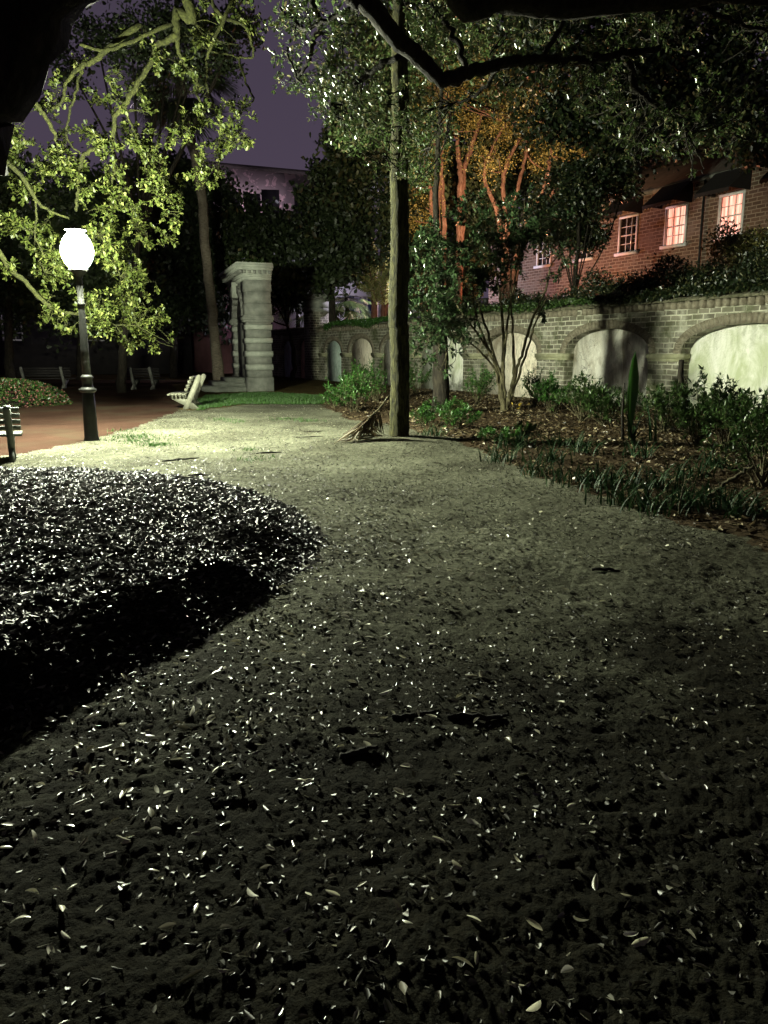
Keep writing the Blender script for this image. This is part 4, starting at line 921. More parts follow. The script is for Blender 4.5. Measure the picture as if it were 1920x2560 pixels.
# --- palmetto behind the square
def fan(lv, c, d, rad, n, size_w):
    """one fan frond"""
    d = d/np.linalg.norm(d); s = np.cross(d, [0,0,1.]); s /= np.linalg.norm(s)+1e-6; u = np.cross(s, d)
    a = np.linspace(-1.35, 1.35, n)+rng.normal(0, .03, n)
    dd = np.cos(a)[:, None]*d+np.sin(a)[:, None]*s; dd[:, 2] -= .15
    lv.add(np.repeat(c[None], n, 0), dd, u, rad*(.75+.25*np.cos(a))*rng.uniform(.85,1.1,n), size_w)
def palm_crown(mb, lv, top, n, rad, seg, down=.5):
    for k in range(n):
        a_ = rng.uniform(0, 2*math.pi); el = rng.uniform(-1.0, 1.0)
        d = np.array([math.cos(a_)*math.cos(el), math.sin(a_)*math.cos(el), math.sin(el)])
        e_ = top+d*rad*.75; e_[2] -= down*.35*rad
        s = spline([top, top+d*rad*.45, e_], 3); mb.tube(s, [.02,.012], 4)
        fan(lv, e_, d+np.array([0,0,-.5]), rad*.75, seg, .05)
b3 = P(549,941,37)[:2]; t = mk_tree('palmetto', 'tall curving palmetto trunk rising behind the square into the dark', b3)
mb = MB(); lv = Leaves()
tp = pl([(549,941),(537,850),(524,720),(512,600),(504,480),(484,380),(466,300),(455,240),(452,170)], 37)
tp[0][2] = -.2; mb.tube(spline(tp, 6, .015), [.30,.24,.22,.22,.22,.21,.2,.22,.3], 12, .07)
palm_crown(mb, lv, tp[-1], 46, 2.0, 26); fin(mb, lv, t, 'bark_palm', 'leaf_dark', b3, w1=1, w2=.8)

# --- crape myrtles lit orange behind the wall
def myrtle(label, stems, dep, blobs, leafm='leaf_myrtle', bm='bark_smooth', size=.09, group='crape myrtles behind the garden wall', name='crape_myrtle', r0=.13):
    b = P(stems[0][0][0], 800, dep)[:2]; t = mk_tree(name, label, b, group=group)
    mb = MB(); lv = Leaves(); al = []
    for st in stems:
        p_ = pl(st, dep, dep+rng.uniform(-.8,.8)); p0 = np.array([b[0]+rng.normal(0,.12), b[1], -.1]); s = spline([p0]+p_, 6, .02)
        mb.tube(s, [r0, r0*.85, r0*.6, r0*.3], 8, .06); al.append(s)
    al = np.concatenate(al)
    for px, py, rx, ry, n_ in blobs:
        c = P(px, py, dep+rng.uniform(-1.2,1.2)); k = dep/F; a_ = al[np.argmin(np.linalg.norm(al-c, axis=1))]
        for j in range(3):
            e_ = c+rdir()*np.array([rx*k,.7,ry*k])*.8; s = spline([a_, (a_+e_)/2+rdir()*.2, e_], 4, .01); mb.tube(s, [.03,.01], 4, cap=False)
        cloud(lv, c, (rx*k,.9,ry*k), n_*13, 9, size*.85, .5, .2, .1)
    fin(mb, lv, t, bm, leafm, b)
myrtle('left crape myrtle with two bare salmon lit stems behind the wall', [[(1095,640),(1096,520),(1098,440),(1088,370),(1080,300)],[(1110,640),(1108,520),(1104,420),(1110,330),(1130,250)],[(1085,640),(1080,560),(1076,470),(1060,400)]], 37,
  [(1060,480,50,60,8),(1080,400,50,40,6),(1050,560,40,50,6),(1120,260,70,50,8),(1060,300,50,40,6),(1080,180,80,60,10)])
myrtle('middle crape myrtle with a thick forked orange lit stem', [[(1148,640),(1150,540),(1152,440),(1146,400),(1140,340),(1120,260)],[(1150,640),(1156,540),(1158,430),(1172,390),(1200,300),(1230,220)]], 38,
  [(1170,300,60,50,8),(1220,230,70,50,10),(1250,300,60,40,8),(1200,170,80,50,9),(1290,220,70,50,9)], r0=.19)
myrtle('right crape myrtle with many slanting warm lit branches', [[(1262,640),(1262,520),(1258,440),(1290,360),(1330,300),(1350,220)],[(1270,640),(1280,540),(1300,450),(1315,380),(1310,300)],[(1290,640),(1340,520),(1370,430),(1380,370),(1400,300)],[(1255,640),(1240,520),(1210,440),(1240,350),(1290,260)],[(1300,640),(1390,470),(1460,380),(1500,340)]], 36.5,
  [(1120,200,70,60,8),(1200,140,80,50,9),(1420,200,80,60,9),(1480,280,60,60,8),(1300,290,70,50,12),(1270,330,60,20,8),(1370,230,70,60,12),(1400,330,60,50,9),(1330,180,80,50,9),(1420,390,60,40,8),(1250,400,50,50,5),(1450,300,60,60,8),(1340,400,50,40,5),(1210,400,50,50,5)])
# slender tree with drooping ferny sprays left of the straight trunk
b = P(950,800,46)[:2]; t = mk_tree('slender_tree', 'slender pale stemmed tree with drooping ferny sprays behind the wall', b)
mb = MB(); lv = Leaves()
ST = [[(937,780),(936,690),(930,600),(922,520),(905,440),(890,390),(875,330),(865,290)],[(963,780),(962,680),(960,580),(952,480),(948,420),(930,380)],[(968,780),(972,680),(970,560),(965,470)]]
for st, r_ in zip(ST[:2], (.22,.25)):
    p_ = pl(st, 46); s = spline([np.array([p_[0][0], p_[0][1], -.1])]+p_, 6, .02); mb.tube(s, [r_, r_*.8, r_*.4, .04], 8, .06)
def spray(pts, d, n, L, lv_=None):
    s = spline(pl(pts, d), max(3, n//len(pts)), .01); mb.tube(s, [.02,.006], 4, cap=False)
    tg = np.gradient(s, axis=0); tg /= np.linalg.norm(tg, axis=1)[:, None]
    for sg in (-1, 1):
        sd = np.cross(tg, [0,-1,.3])*sg; dd = sd*.9+tg*.55+rng.normal(0,.12,tg.shape)
        lv.add(s, dd, rdir(len(s))*.3+np.array([0,-1,.4]), L*np.linspace(1,.55,len(s)), L*.28)
for pts in [[(930,700),(905,620),(880,580),(862,540),(858,500),(870,490)],[(935,680),(910,640),(885,610),(868,600)],[(930,690),(900,665),(880,655),(855,655)],[(940,720),(900,690),(860,670),(830,668)],[(935,740),(905,710),(880,700),(850,700)],
            [(965,760),(960,700),(965,640),(975,600)],[(950,760),(945,700),(950,640),(960,600)],[(925,540),(900,500),(885,470),(880,430)],[(930,600),(910,560),(892,520),(886,480)],[(955,560),(965,520),(968,470),(960,430)],[(940,640),(925,620),(915,590),(918,560)],[(960,700),(972,690),(980,660),(985,620)]]:
    for k in range(3): spray([(x_+rng.normal(0,7), y_+rng.normal(0,7)) for x_, y_ in pts], 45.4+rng.uniform(-.8,.8), 60, .28)
for c_ in [(905,560,30,60,8),(940,500,30,60,8),(930,430,40,40,6),(900,400,40,40,5)]: cloud(lv, P(c_[0],c_[1],46), (c_[2]*46/F,.6,c_[3]*46/F), c_[4]*5, 8, .18, .3, .2, .1)
fin(mb, lv, t, 'bark_smooth', 'leaf_fern', b, w1=1, w2=.7)

# --- dark trees, each with its own trunk and crown
def dark_tree(label, px, d, blobs, size=.3, trunk=.3, group='dark trees in the background', lm='leaf_dark', dens=1.0, lr=.35):
    b = P(px, 900, d)[:2]; t = mk_tree('dark_tree', label, b, group=group); mb = MB(); lv = Leaves()
    top = P(blobs[0][0], blobs[0][1], d)
    s = spline([(b[0],b[1],-.2),(b[0]+.1,b[1],1.5),((b[0]+top[0])/2,d,top[2]*.5+.5),top], 6, .03); mb.tube(s, [trunk,trunk*.8,trunk*.5,.06], 9, .06)
    for bx, by, rx, ry, n_ in blobs:
        c = P(bx, by, d+rng.uniform(-1,1)); k = d/F
        a_ = s[min(len(s)-1, int(len(s)*(.6 if px < 2000 else .97)))]; q_ = spline([a_, (a_+c)/2+rdir()*.3, c], 4); mb.tube(q_ if px < 2000 else q_[-6:], [trunk*lr,.03] if px < 2000 else .03, 5)
        cloud(lv, c, (rx*k,max(1.2,rx*k*.6),ry*k), int(n_*12*dens), 11, size, .55, .17, .0)
    fin(mb, lv, t, 'bark_dark', lm, b)
dark_tree('broad dark tree filling the night behind the stone arch', 640, 46, [(600,560,110,70,20),(560,640,100,90,18),(690,600,110,90,22),(640,700,110,60,16),(740,660,90,80,16),(548,470,35,45,6),(700,740,80,40,9)])
dark_tree('tall dark cypress like tree right of the pinkish building', 830, 44, [(825,440,50,50,12),(875,380,60,60,14),(800,510,60,40,10),(865,500,80,60,14),(880,330,70,50,10),(830,570,90,60,14),(900,430,60,60,10),(780,610,80,60,12),(860,640,70,60,12),(800,690,90,50,12),(890,560,50,60,8),(950,350,60,80,10)])
dark_tree('dark tree crown left of the palmetto', 430, 48, [(440,440,70,60,14),(400,520,80,80,16),(380,430,60,50,10),(460,560,70,90,14),(420,650,90,80,16),(500,480,50,50,9),(500,640,60,90,14),(450,760,90,70,13),(530,760,50,90,12)])
dark_tree('dark tree behind the street lamp', 200, 44, [(220,480,120,80,22),(150,560,120,90,20),(300,560,110,90,20),(220,660,130,90,22),(100,680,110,90,16),(330,680,90,90,15),(200,780,140,70,16),(340,790,80,60,12)])
dark_tree('dark tree at the far left behind the benches', 20, 42, [(20,480,110,90,18),(-60,600,130,120,18),(60,620,110,100,18),(20,740,130,80,16),(-60,400,120,90,14)])
dark_tree('black evergreen between the camellia and the brick house', 1430, 30, [(1450,500,60,50,16),(1400,560,60,60,14),(1490,450,60,45,14),(1420,440,50,40,10),(1530,420,55,35,12),(1470,590,50,40,9),(1350,540,40,50,8),(1560,470,35,30,6)], .14, .16, lm='leaf_hedge', dens=2.2, lr=.15)
dark_tree('dark treetops hanging over the roof of the brick house', 2250, 30, [(2150,60,60,60,4),(1600,330,110,70,20),(1720,300,110,80,20),(1840,280,110,80,20),(1500,310,100,70,16),(1400,300,90,60,12),(1900,380,60,35,6),(1780,180,140,80,20),(1560,180,140,80,20),(1350,150,140,90,18),(1620,60,160,80,20),(1850,60,120,90,16),(1400,40,150,80,16)], .2, .25, lm='leaf_hedge', dens=1.6, lr=.12)
dark_tree('dark high crown between the sky gap and the salmon stems', 1010, 42, [(1000,380,90,80,16),(1060,460,80,90,14),(1010,560,70,80,12),(1150,440,90,90,12),(980,250,90,90,12),(1080,200,120,90,14),(1240,470,90,80,14),(1080,620,90,50,12),(950,130,90,90,12),(1190,270,80,70,12),(1100,60,140,90,16),(1280,350,120,100,18),(1300,150,120,120,18),(1380,420,90,80,14),(1500,250,120,120,18),(1650,150,120,120,18),(1800,250,120,120,16),(1200,560,80,60,10),(1040,660,60,60,12),(1070,560,60,60,10),(1110,690,60,40,8),(1060,730,60,50,10),(1140,720,60,50,10),(1180,660,50,60,8)], .3, .25, lm='leaf_dark', dens=2.0, lr=.12)
dark_tree('dim moss hung tree above the palmetto at the top left', 300, 30, [(420,60,90,60,16),(520,90,80,50,13),(330,120,80,60,11),(240,90,80,60,9),(470,170,60,40,8),(600,60,50,40,7),(560,160,40,30,5),(180,180,60,60,6),(380,230,40,40,4)], .16, .2, lm='leaf_dark', dens=.9)
dark_tree('spreading magnolia behind the pillar and the pink house', 730, 43, [(700,690,60,30,8),(640,730,40,30,5),(760,715,50,20,5),(620,690,50,50,6),(650,760,30,25,3)], .25, .15, lm='leaf_canopy')
# small fan palms seen over the wall
for px, py, d, n_, rad, lb in [(745,745,52,22,1.6,'small palm hanging its fronds in front of the pink house'),(868,745,49,26,1.5,'fan palm glowing against the white house')]:
    b = P(px, 900, d)[:2]; t = mk_tree('fan_palm', lb, b, 'palm', 'fan palms beyond the garden wall'); mb = MB(); lv = Leaves(); tp_ = P(px, py, d)
    mb.tube([(b[0],b[1],-.1), tp_], [.16,.14], 8, .05); palm_crown(mb, lv, tp_, n_, rad, 20); fin(mb, lv, t, 'bark_dark', 'leaf_canopy', b, w1=1, w2=.8)

# --- camellia
b = G(1263,1036)[:2]; t = mk_tree('camellia', 'multi stemmed camellia with glossy dark leaves in front of the wall', b, 'shrub')
mb = MB(); lv = Leaves(); br = []
D0 = b[1]
def cst(pts, r, d1=0.0): return limb([np.array([b[0]+rng.normal(0,.03), b[1], -.05])]+pl(pts, D0, D0+d1), r, 6, .01)
cst([(1253,980),(1248,930),(1225,880),(1200,820),(1185,760),(1180,700)], [.075,.055,.03,.02], .3)
cst([(1255,980),(1256,930),(1258,850),(1252,760),(1244,700),(1235,640)], [.075,.05,.03,.02])
cst([(1262,990),(1258,930),(1266,840),(1275,760),(1290,690),(1300,600)], [.05,.04,.025,.015], -.3)
cst([(1270,1000),(1285,940),(1283,860),(1278,770),(1278,690),(1282,620)], [.06,.045,.025,.015], .2)
cst([(1272,1000),(1290,930),(1310,870),(1330,800),(1362,730),(1375,670),(1400,630)], [.06,.04,.03,.012], .1)
cst([(1275,1000),(1300,930),(1325,850),(1345,790),(1370,735)], [.04,.03,.012], -.3)
cst([(1250,985),(1235,920),(1190,870),(1150,835),(1120,815)], [.04,.025,.012], -.4)
cst([(1252,985),(1238,910),(1205,850),(1160,790),(1130,740)], [.05,.035,.012], .4)
cst([(1262,985),(1240,900),(1215,820),(1190,750),(1150,690),(1120,640)], [.04,.03,.012], -.2)
nodes = np.concatenate(br)
for (px, py, rx, ry, n_) in [(1080,700,45,50,14),(1060,640,35,40,8),(1120,660,45,40,12),(1100,760,40,35,11),(1130,800,40,30,10),(1090,830,30,35,8),(1060,890,30,30,7),(1090,870,35,20,6),(1150,730,45,40,11),(1160,620,50,40,11),(1100,590,45,40,9),(1070,560,35,40,8),
   (1200,570,50,40,11),(1200,660,45,40,10),(1240,620,45,40,9),(1230,710,40,30,7),(1280,560,50,40,9),(1310,610,45,40,9),(1350,570,45,40,8),(1270,660,35,25,6),(1180,790,35,25,5),(1060,800,25,30,5),(1170,510,50,40,9),(1260,500,50,35,8),(1340,500,50,40,7),(1410,640,25,15,3),(1390,540,40,40,6),
   (1400,690,25,15,2),(1350,770,15,12,2),(1160,850,25,15,3),(1045,850,15,20,3),(1110,920,18,20,3),(1040,760,20,30,7),(1042,690,20,40,6),(1045,620,25,40,6)]:
    d = D0+rng.uniform(-.8,.8)-(1.7 if px < 1170 else 0); c = P(px, py, d); k = d/F; a_ = nodes[np.argmin(np.linalg.norm(nodes-c, axis=1))]
    if np.linalg.norm(a_-c) > 1.3: a_ = c+(a_-c)*.5
    blob(mb, lv, c, (rx*k*1.1,.5,ry*k*1.1), int(n_*(2.3 if px < 1170 else 3.6)), .12, 6, .46, .09, .32, .5, a_, sub=3, r=.004)
fin(mb, lv, t, 'stem', 'leaf_camellia', b, 'stems', 'foliage', w1=.9, w2=.8)

# ================================================================== SHRUBS AND BED PLANTS
def shrub(name, label, px, py, h, r, nst, lm, size, group, aspect=.3, per=7, cat='shrub', step=.07, dz=0, dense=4, droop=0):
    g = G(px, py); z = hz(g[0], g[1])-.02; t = empty(name, (g[0], g[1], z), 0, label, cat, group); mb = MB(); lv = Leaves()
    for k in range(nst):
        a_ = rng.uniform(0, 2*math.pi); rr = r*math.sqrt(rng.random()); top = np.array([math.cos(a_)*rr, math.sin(a_)*rr, h*rng.uniform(.65,1.05)*(1-.3*(rr/r)**2)])
        mid = top*np.array([.45,.45,.5])+rng.normal(0,.04,3); s = spline([np.zeros(3)+rng.normal(0,.04,3)*[1,1,0], mid, top], 5, .006); mb.tube(s, [.012,.008,.004], 5, cap=False)
        for j in range(dense):
            q = s[int(len(s)*rng.uniform(.4,.99))]; twig(mb, lv, q, np.array([math.cos(a_)*.5,math.sin(a_)*.5,.8])+rdir()*.7, .22*h, size, per, aspect, step, droop, .003)
        rosettes(lv, s[-3:], np.array([0,0,1.]), size, per, aspect)
    mb.obj('stems', M['stem'], t, True); lv.obj('foliage', M[lm], t, w1=1, w2=.7); return t
GS = 'leafy shrubs along the foot of the arched wall'
for a_ in [('shrub','bright ferny bush left of the straight trunk, nearest the path',885,1035,.95,.75,26,'leaf_shrub',.075,GS),
           ('shrub','low feathery bush at the left end of the bed',842,1022,.5,.55,18,'leaf_shrub',.07,GS),
           ('shrub','taller green bush close behind the left side of the straight trunk',940,1010,1.25,.75,22,'leaf_shrub',.08,GS),
           ('shrub','round bush just right of the straight trunk by the wall',1038,990,1.15,.6,18,'leaf_shrub',.08,GS),
           ('shrub','low fine leaved plant at the right foot of the straight trunk',1052,1072,.38,.35,14,'leaf_shrub',.06,GS),
           ('shrub','airy upright shrub between the trunk and the camellia',1192,1020,1.15,.5,16,'leaf_shrub',.08,GS),
           ('shrub','low spreading fern like plant left of the camellia foot',1110,1042,.38,.6,16,'leaf_shrub',.065,GS),
           ('shrub','fern like plant lower in the bed below the camellia',1150,1082,.45,.45,16,'leaf_shrub',.065,GS),
           ('shrub','small bush right beside the camellia stems',1335,1022,.95,.4,14,'leaf_bedside',.085,GS),
           ('shrub','bright leafy bush right of the camellia in front of the brick pier',1382,1040,.9,.6,20,'leaf_shrub',.09,GS),
           ('shrub','open shrub with bare legs below the second plain arch',1452,1062,.95,.6,20,'leaf_bedside',.09,GS),
           ('shrub','dense dark shrub left of the upright spear leaf',1510,1072,.85,.5,20,'leaf_bedside',.09,GS),
           ('shrub','spiky shrub right of the upright spear leaf',1655,1090,.85,.55,18,'leaf_bedside',.09,GS),
           ('shrub','tall shrub in front of the left end of the widest arch',1740,1130,1.05,.6,22,'leaf_bedside',.09,GS),
           ('shrub','drooping leafed shrub in front of the widest arch',1815,1140,1.0,.55,22,'leaf_bedside',.09,GS),
           ('shrub','shrub at the right edge of the picture below the widest arch',1892,1160,1.0,.6,22,'leaf_bedside',.09,GS),
           ('shrub','sprawling bush at the far right in the darkness of the bed',1905,1235,.9,.6,20,'leaf_bedside',.08,GS),
           ('shrub','low weed in the bed in front of the dense dark shrub',1300,1120,.35,.35,10,'leaf_bedside',.06,GS),
           ('shrub','low weed at the bed edge below the ferny plants',1245,1128,.32,.3,10,'leaf_shrub',.06,GS)]:
    shrub(*a_)
def strap_clump(name, label, px, py, n, h, wd, group, lean=.7, lm='blade', cat='plant', seg=6):
    g = G(px, py); z = hz(g[0], g[1]); t = []
    V = []; Fq = []; rn = []
    for k in range(n):
        a_ = rng.uniform(0, 2*math.pi); l = h*rng.uniform(.6,1.2); le = lean*rng.uniform(.3,1.2); b0 = rng.normal(0, .13, 2)*(1 if n > 9 else .2)
        sd = np.array([-math.sin(a_), math.cos(a_), 0]); c0 = len(V)
        for j in range(seg):
            u = j/(seg-1); out_ = l*le*u**1.6; zz = l*(u-.5*le*u**2.2); w_ = wd*(1-u**3)*.5+.0005
            p_ = np.array([b0[0]+math.cos(a_)*out_, b0[1]+math.sin(a_)*out_, zz]); V += [p_-sd*w_+[0,0,.15*wd], p_+sd*w_+[0,0,.15*wd]]
        for j in range(seg-1): Fq += [c0+2*j, c0+2*j+1, c0+2*j+3, c0+2*j+2]; rn.append((k*.37) % 1)
    o = raw_mesh(name, V, Fq, 4, M[lm], rnd=rn, smooth=True); o.location = (g[0], g[1], z-.02); return tag(o, label, cat, group)
SGr = 'strap leaved clumps edging the planting bed'
CL = [(1080,1100,'at the bed edge just right of the trunk'),(1255,1160,'leaning over the bed edge below the camellia'),(1290,1135,'behind the bed edge below the camellia'),(1335,1192,'with pale tips at the bed edge'),(1375,1175,'in the middle of the bed edge'),
      (1420,1215,'at the bed edge below the dense shrub'),(1480,1230,'at the bed edge under the spear leaf'),(1530,1225,'behind the bed edge below the spear leaf'),(1560,1262,'drooping on to the path'),(1610,1280,'drooping on to the path beside a pale stalk'),
      (1680,1290,'near the pale stalk'),(1640,1240,'in the dark part of the bed'),(1740,1285,'in the dark corner of the bed'),(1800,1300,'in the dark right corner'),(1860,1310,'at the right edge of the bed'),(1720,1215,'in the shade under the tall shrubs'),(1790,1190,'with bent leaves below the widest arch'),(1460,1150,'in the middle of the leaf strewn bed'),(1590,1160,'behind the spear leaf'),(1405,1130,'beside the low weed')]
for k, (px, py, w_) in enumerate(CL):
    strap_clump('lily_turf', 'dark strap leaved clump '+w_, px, py, 48, .36, .016, SGr, .95)
strap_clump('spear_plant', 'tall upright green spear leaf standing alone before the wall', 1570, 1108, 2, .02, .02, None) if False else None
# spear leaf
g = G(1572,1110); z = hz(g[0], g[1]); t = empty('spear_plant', (g[0], g[1], z-.03), 0, 'tall upright green spear leaf standing alone before the wall', 'plant')
mb = MB()
prof = [(-.02,0),(-.045,.35),(-.078,.8),(-.072,1.15),(-.038,1.38),(.015,1.52),(.05,1.36),(.10,1.1),(.10,.8),(.05,.35),(.02,0)]
k = len(prof); V = [(x_, -.03*(1-abs(x_)/.11), z_) for x_, z_ in prof]; c_ = [(0, -.05, z_) for _, z_ in prof[:6]]
L_ = [(p_[0], 0.0, p_[1]) for p_ in prof[:6]]; Rr = [(p_[0], 0.0, p_[1]) for p_ in prof[::-1][:6]]; Cc = [(0, .06*math.sin(math.pi*i/5), L_[i][2]) for i in range(6)]
mb.add(L_+Cc+Rr, [(i, i+1, 6+i+1, 6+i) for i in range(5)]+[(6+i, 6+i+1, 12+i+1, 12+i) for i in range(5)]); me_ = mb.obj('leaf', M['leaf_shrub'], t, True)
a_ = me_.data.attributes.new('rnd', 'FLOAT', 'FACE'); a_.data.foreach_set('value', np.full(len(me_.data.polygons), .75, np.float32))
mb = MB(); mb.tube([(-.10,.02,0),(-.14,.02,.5),(-.13,.03,1.0)], [.03,.02,.01], 6); mb.obj('stalk', M['bark_dark'], t, True)
strap_clump('iris_clump', 'few long pale blades sticking up left of the straight trunk', 862, 1018, 6, .9, .035, None, .35)
strap_clump('iris_clump', 'broad bright blades at the foot of the spear leaf', 1585, 1125, 9, .55, .04, None, .8)
strap_clump('iris_clump', 'upright pale blades between the spear leaf and the widest arch', 1625, 1120, 7, .8, .04, None, .4)
# pale stalk
g = G(1700,1302) if False else G(1697,1300); mb = MB(); mb.tube(spline([(g[0],g[1],hz(g[0],g[1])-.02),(g[0]+.01,g[1]+.02,.2),(g[0]+.05,g[1]+.05,.42)],4,.004), [.012,.01,.004], 6); tag(mb.obj('stalk', M['stem']), 'short pale bare stalk standing at the bed edge', 'stalk')
# fallen branches in the bed
for pts, lb in [([(1775,1245),(1810,1210),(1850,1185),(1885,1165)],'long pale fallen branch leaning in the dark corner of the bed'),([(1640,1040),(1665,1062),(1700,1085),(1712,1095)],'crooked dark branch lying under the shrubs near the pier'),([(1316,966),(1330,985),(1345,1000)],'short dark slanting snag beside the camellia')]:
    g0_ = G(*pts[0]); n_ = len(pts); mb = MB(); d0 = G(pts[0][0], pts[0][1]+45)[1]
    p_ = pl(pts, d0, d0*.98); mb.tube(spline(p_, 5, .01), [.022,.018,.014] if 'pale' in lb else [.05,.04,.03], 7, .1); tag(mb.obj('fallen_branch', M['stem'] if 'pale' in lb else M['bark_dark']), lb, 'branch', 'branches fallen in the bed')
# dark sapling against the pier
b = P(1704,1095,15.6)[:2]; t = mk_tree('sapling', 'thin black sapling trunk in front of the widest arch', b); mb = MB(); lv = Leaves()
s = spline([(b[0],b[1],-.1)]+pl([(1704,1040),(1702,960),(1704,900)], 15.6), 6, .01); mb.tube(s, [.10,.07,.05], 9, .08)
br = [s]; blob(mb, lv, P(1712,985,15.5), (.25,.2,.2), 5, .08, 5, .35, .08, .25, .3, s[-4], sub=2); fin(mb, lv, t, 'bark_dark', 'leaf_bedside', b)
# dry palm frond leaning on the straight trunk
g = P(950,1075,12.9); t = empty('dry_palm_frond', (g[0], g[1]-.3, hz(g[0], g[1])), 0, 'dead palm frond leaning against the foot of the straight trunk', 'frond')
o_ = np.array([g[0], g[1]-.3, hz(g[0], g[1])])
mb = MB(); A0 = P(977,965,12.75)-o_; A1 = P(938,1025,12.7)-o_; A2 = P(920,1043,12.65)-o_
A0 = P(972,990,12.72)-o_; A1 = P(948,1022,12.66)-o_; A2 = P(918,1050,12.6)-o_; A3 = P(880,1072,12.55)-o_; A3[2] = hz(*(A3+o_)[:2])-o_[2]+.03
st__ = spline([A0, A1, A2, A3], 8); mb.tube(st__, [.014,.017,.012,.006], 6); mb.obj('stalk', M['stem'], t, True)
lv = Leaves(); n_ = 130; st_ = st__[rng.integers(8, len(st__), n_)]; en = np.array([P(px_, py_, 12.5+rng.uniform(-.1,.3))-o_ for px_, py_ in zip(rng.uniform(835,968,n_), rng.uniform(1062,1086,n_))])
en[:, 2] = np.array([hz(*q[:2]) for q in (en+o_)])-o_[2]+.01+.07*rng.random(n_)**2
dd = en-st_; lv.add(st_, dd, rdir(n_), np.linalg.norm(dd, axis=1)*rng.uniform(.7,1.1,n_), .022); lv.obj('leaflets', M['frond_dry'], t, w1=1.2, w2=.8, fold=.8)
# yellow flowers by the camellia
g = G(1303,1045); t = empty('yellow_flowers', (g[0], g[1], hz(g[0], g[1])), 0, 'tiny clump of yellow flowers right of the camellia foot', 'flowers'); lv = Leaves(); mb = MB()
for k in range(5):
    e_ = np.array([rng.normal(0,.1), rng.normal(0,.06), rng.uniform(.12,.24)]); mb.tube([(e_[0],e_[1],0), e_], .004, 4); rosettes(lv, e_, np.array([0,0,1.]), .05, 6, .6)
mb.obj('stems', M['stem'], t); lv.obj('petals', M['petal_yellow'], t)
# flower bed at left
g = G(0,1018); t = empty('flower_bed', (g[0]-.3, g[1]+1.0, 0), 0, 'low round bed of pink flowers at the left edge of the square', 'flower bed')
lv = Leaves(); lp = Leaves(); n_ = 5200; q_ = rdir(n_); q_[:, 2] = np.abs(q_[:, 2]); ph = q_*np.array([1.75,1.6,.72])*rng.uniform(.85,1.03,(n_,1))
lv.add(ph, q_+rdir(n_)*.8, rdir(n_), .10, .045); k = rng.random(n_) < .24; rosettes(lp, ph[k]*1.03, np.array([0,0,1.]), .045, 5, .7)
lv.obj('foliage', M['leaf_bedside'], t); lp.obj('blossoms', M['petal'], t)
mb = MB(); mb.lathe([(1.5,-.1),(1.45,.15),(1.1,.45),(.5,.6),(.05,.63)], 24); mb.obj('soil', M['mulch'], t, True)

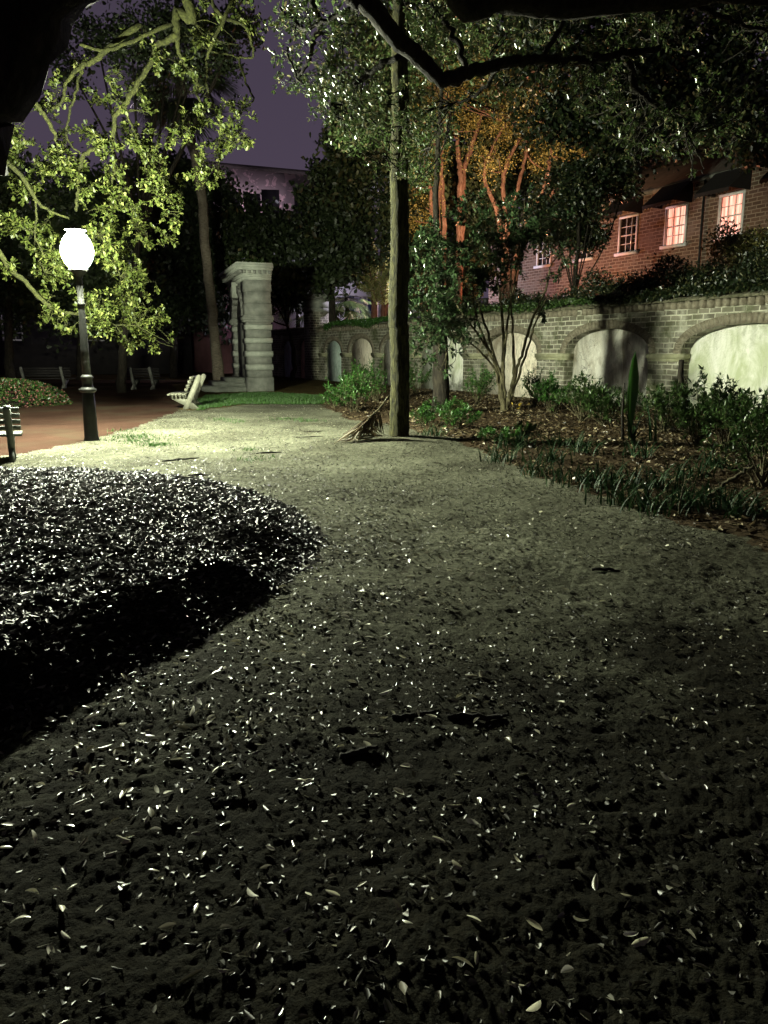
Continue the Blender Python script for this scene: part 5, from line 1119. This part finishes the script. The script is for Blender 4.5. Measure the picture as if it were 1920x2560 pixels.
# ================================================================== HEDGE AND GROWTH ON THE WALL
def wl(s, off, z): p_ = WA+WD*s-WN*off; return np.array([p_[0], p_[1], z])
def hedge(label, sa, sb, off, zc, rz, n, lm, size, name='hedge', thick=.6):
    c0 = wl((sa+sb)/2, off, 0); t = empty(name, tuple(c0), 0, label, 'hedge'); lv = Leaves(); k = n
    s = rng.uniform(sa, sb, k); th = rng.uniform(0, 2*math.pi, k); hh = rz*(1+.22*np.sin(s*1.7)+.15*np.sin(s*4.1+1))
    r_ = rng.uniform(.55,1.05,k); x_ = np.cos(th)*thick*r_; z_ = zc+np.sin(th)*hh*r_
    cc = np.stack([WA[0]+WD[0]*s-WN[0]*(off+x_), WA[1]+WD[1]*s-WN[1]*(off+x_), z_], -1)-c0
    per = 7; pp = np.repeat(cc, per, 0)+rng.normal(0,.09,(k*per,3)); lv.add(pp, rdir(k*per)+np.array([0,0,.4]), rdir(k*per), size*rng.uniform(.7,1.2,k*per), size*.42)
    mb = MB()
    for q in np.arange(sa+.4, sb-.3, .9):
        p_ = wl(q, off, 0)-c0; mb.tube([p_+[0,0,-.1], p_+[rng.normal(0,.1),0,zc*.6], p_+[rng.normal(0,.2),0,zc+.2]], [.05,.04,.02], 6)
    mb.obj('stems', M['bark_dark'], t, True); lv.obj('foliage', M[lm], t); return t
hedge('tall dark clipped hedge standing behind the right half of the wall', -4, wall_s(1380), 1.35, 2.9, .95, 8000, 'leaf_hedge', .10)
hedge('leafy hedge with yellow lit tips below the house windows', wall_s(1920)-4, wall_s(1560), 3.3, 3.9, .95, 6000, 'leaf_gold', .11)
hedge('lower dark hedge behind the middle of the wall', wall_s(1380)+.1, wall_s(1080), 1.5, 2.7, .75, 4500, 'leaf_hedge', .11)
# creeper trailing over the coping
def creeper(label, sa, sb, n, zt, drop, lm, size, cat='creeper'):
    c0 = wl((sa+sb)/2, 0, 2.9); lv = Leaves(); s = rng.uniform(sa, sb, n); u = rng.random(n); amp = .5+.5*vnoise(s*1.1, s*0, 77)
    off = -.17+.75*(1-u)*(u > .35)*1.0-.0; z_ = zt-u**2*drop*amp-.0
    off = np.where(u > .5, -.19-.04*rng.random(n), .5*(1-2*u)-.12)
    pp = np.stack([WA[0]+WD[0]*s-WN[0]*off, WA[1]+WD[1]*s-WN[1]*off, z_+rng.normal(0,.03,n)], -1)-c0
    lv.add(pp, rdir(n)+np.array([-.3,-.3,-.5]), rdir(n)*.6+np.array([WN[0],WN[1],.4]), size*rng.uniform(.6,1.2,n), size*.5)
    o = lv.obj('creeper', M[lm]); o.location = c0; return tag(o, label, cat)
creeper('green creeper on the wall top left of the straight trunk', wall_s(1010), wall_s(820), 6500, 3.12, .42, 'leaf_shrub', .08)
creeper('dark strappy growth hanging over the wall top at the right', -4, wall_s(1500), 9000, 3.14, .25, 'leaf_hedge', .12)
creeper('sparse creeper over the wall top behind the camellia', wall_s(1500), wall_s(1020), 5000, 3.12, .3, 'leaf_bedside', .09)

sc.cycles.max_bounces = 5; sc.cycles.diffuse_bounces = 2; sc.cycles.glossy_bounces = 2; sc.cycles.transmission_bounces = 2; sc.cycles.transparent_max_bounces = 4
sc.cycles.use_denoising = True; sc.cycles.sample_clamp_indirect = 4; sc.cycles.use_light_tree = True
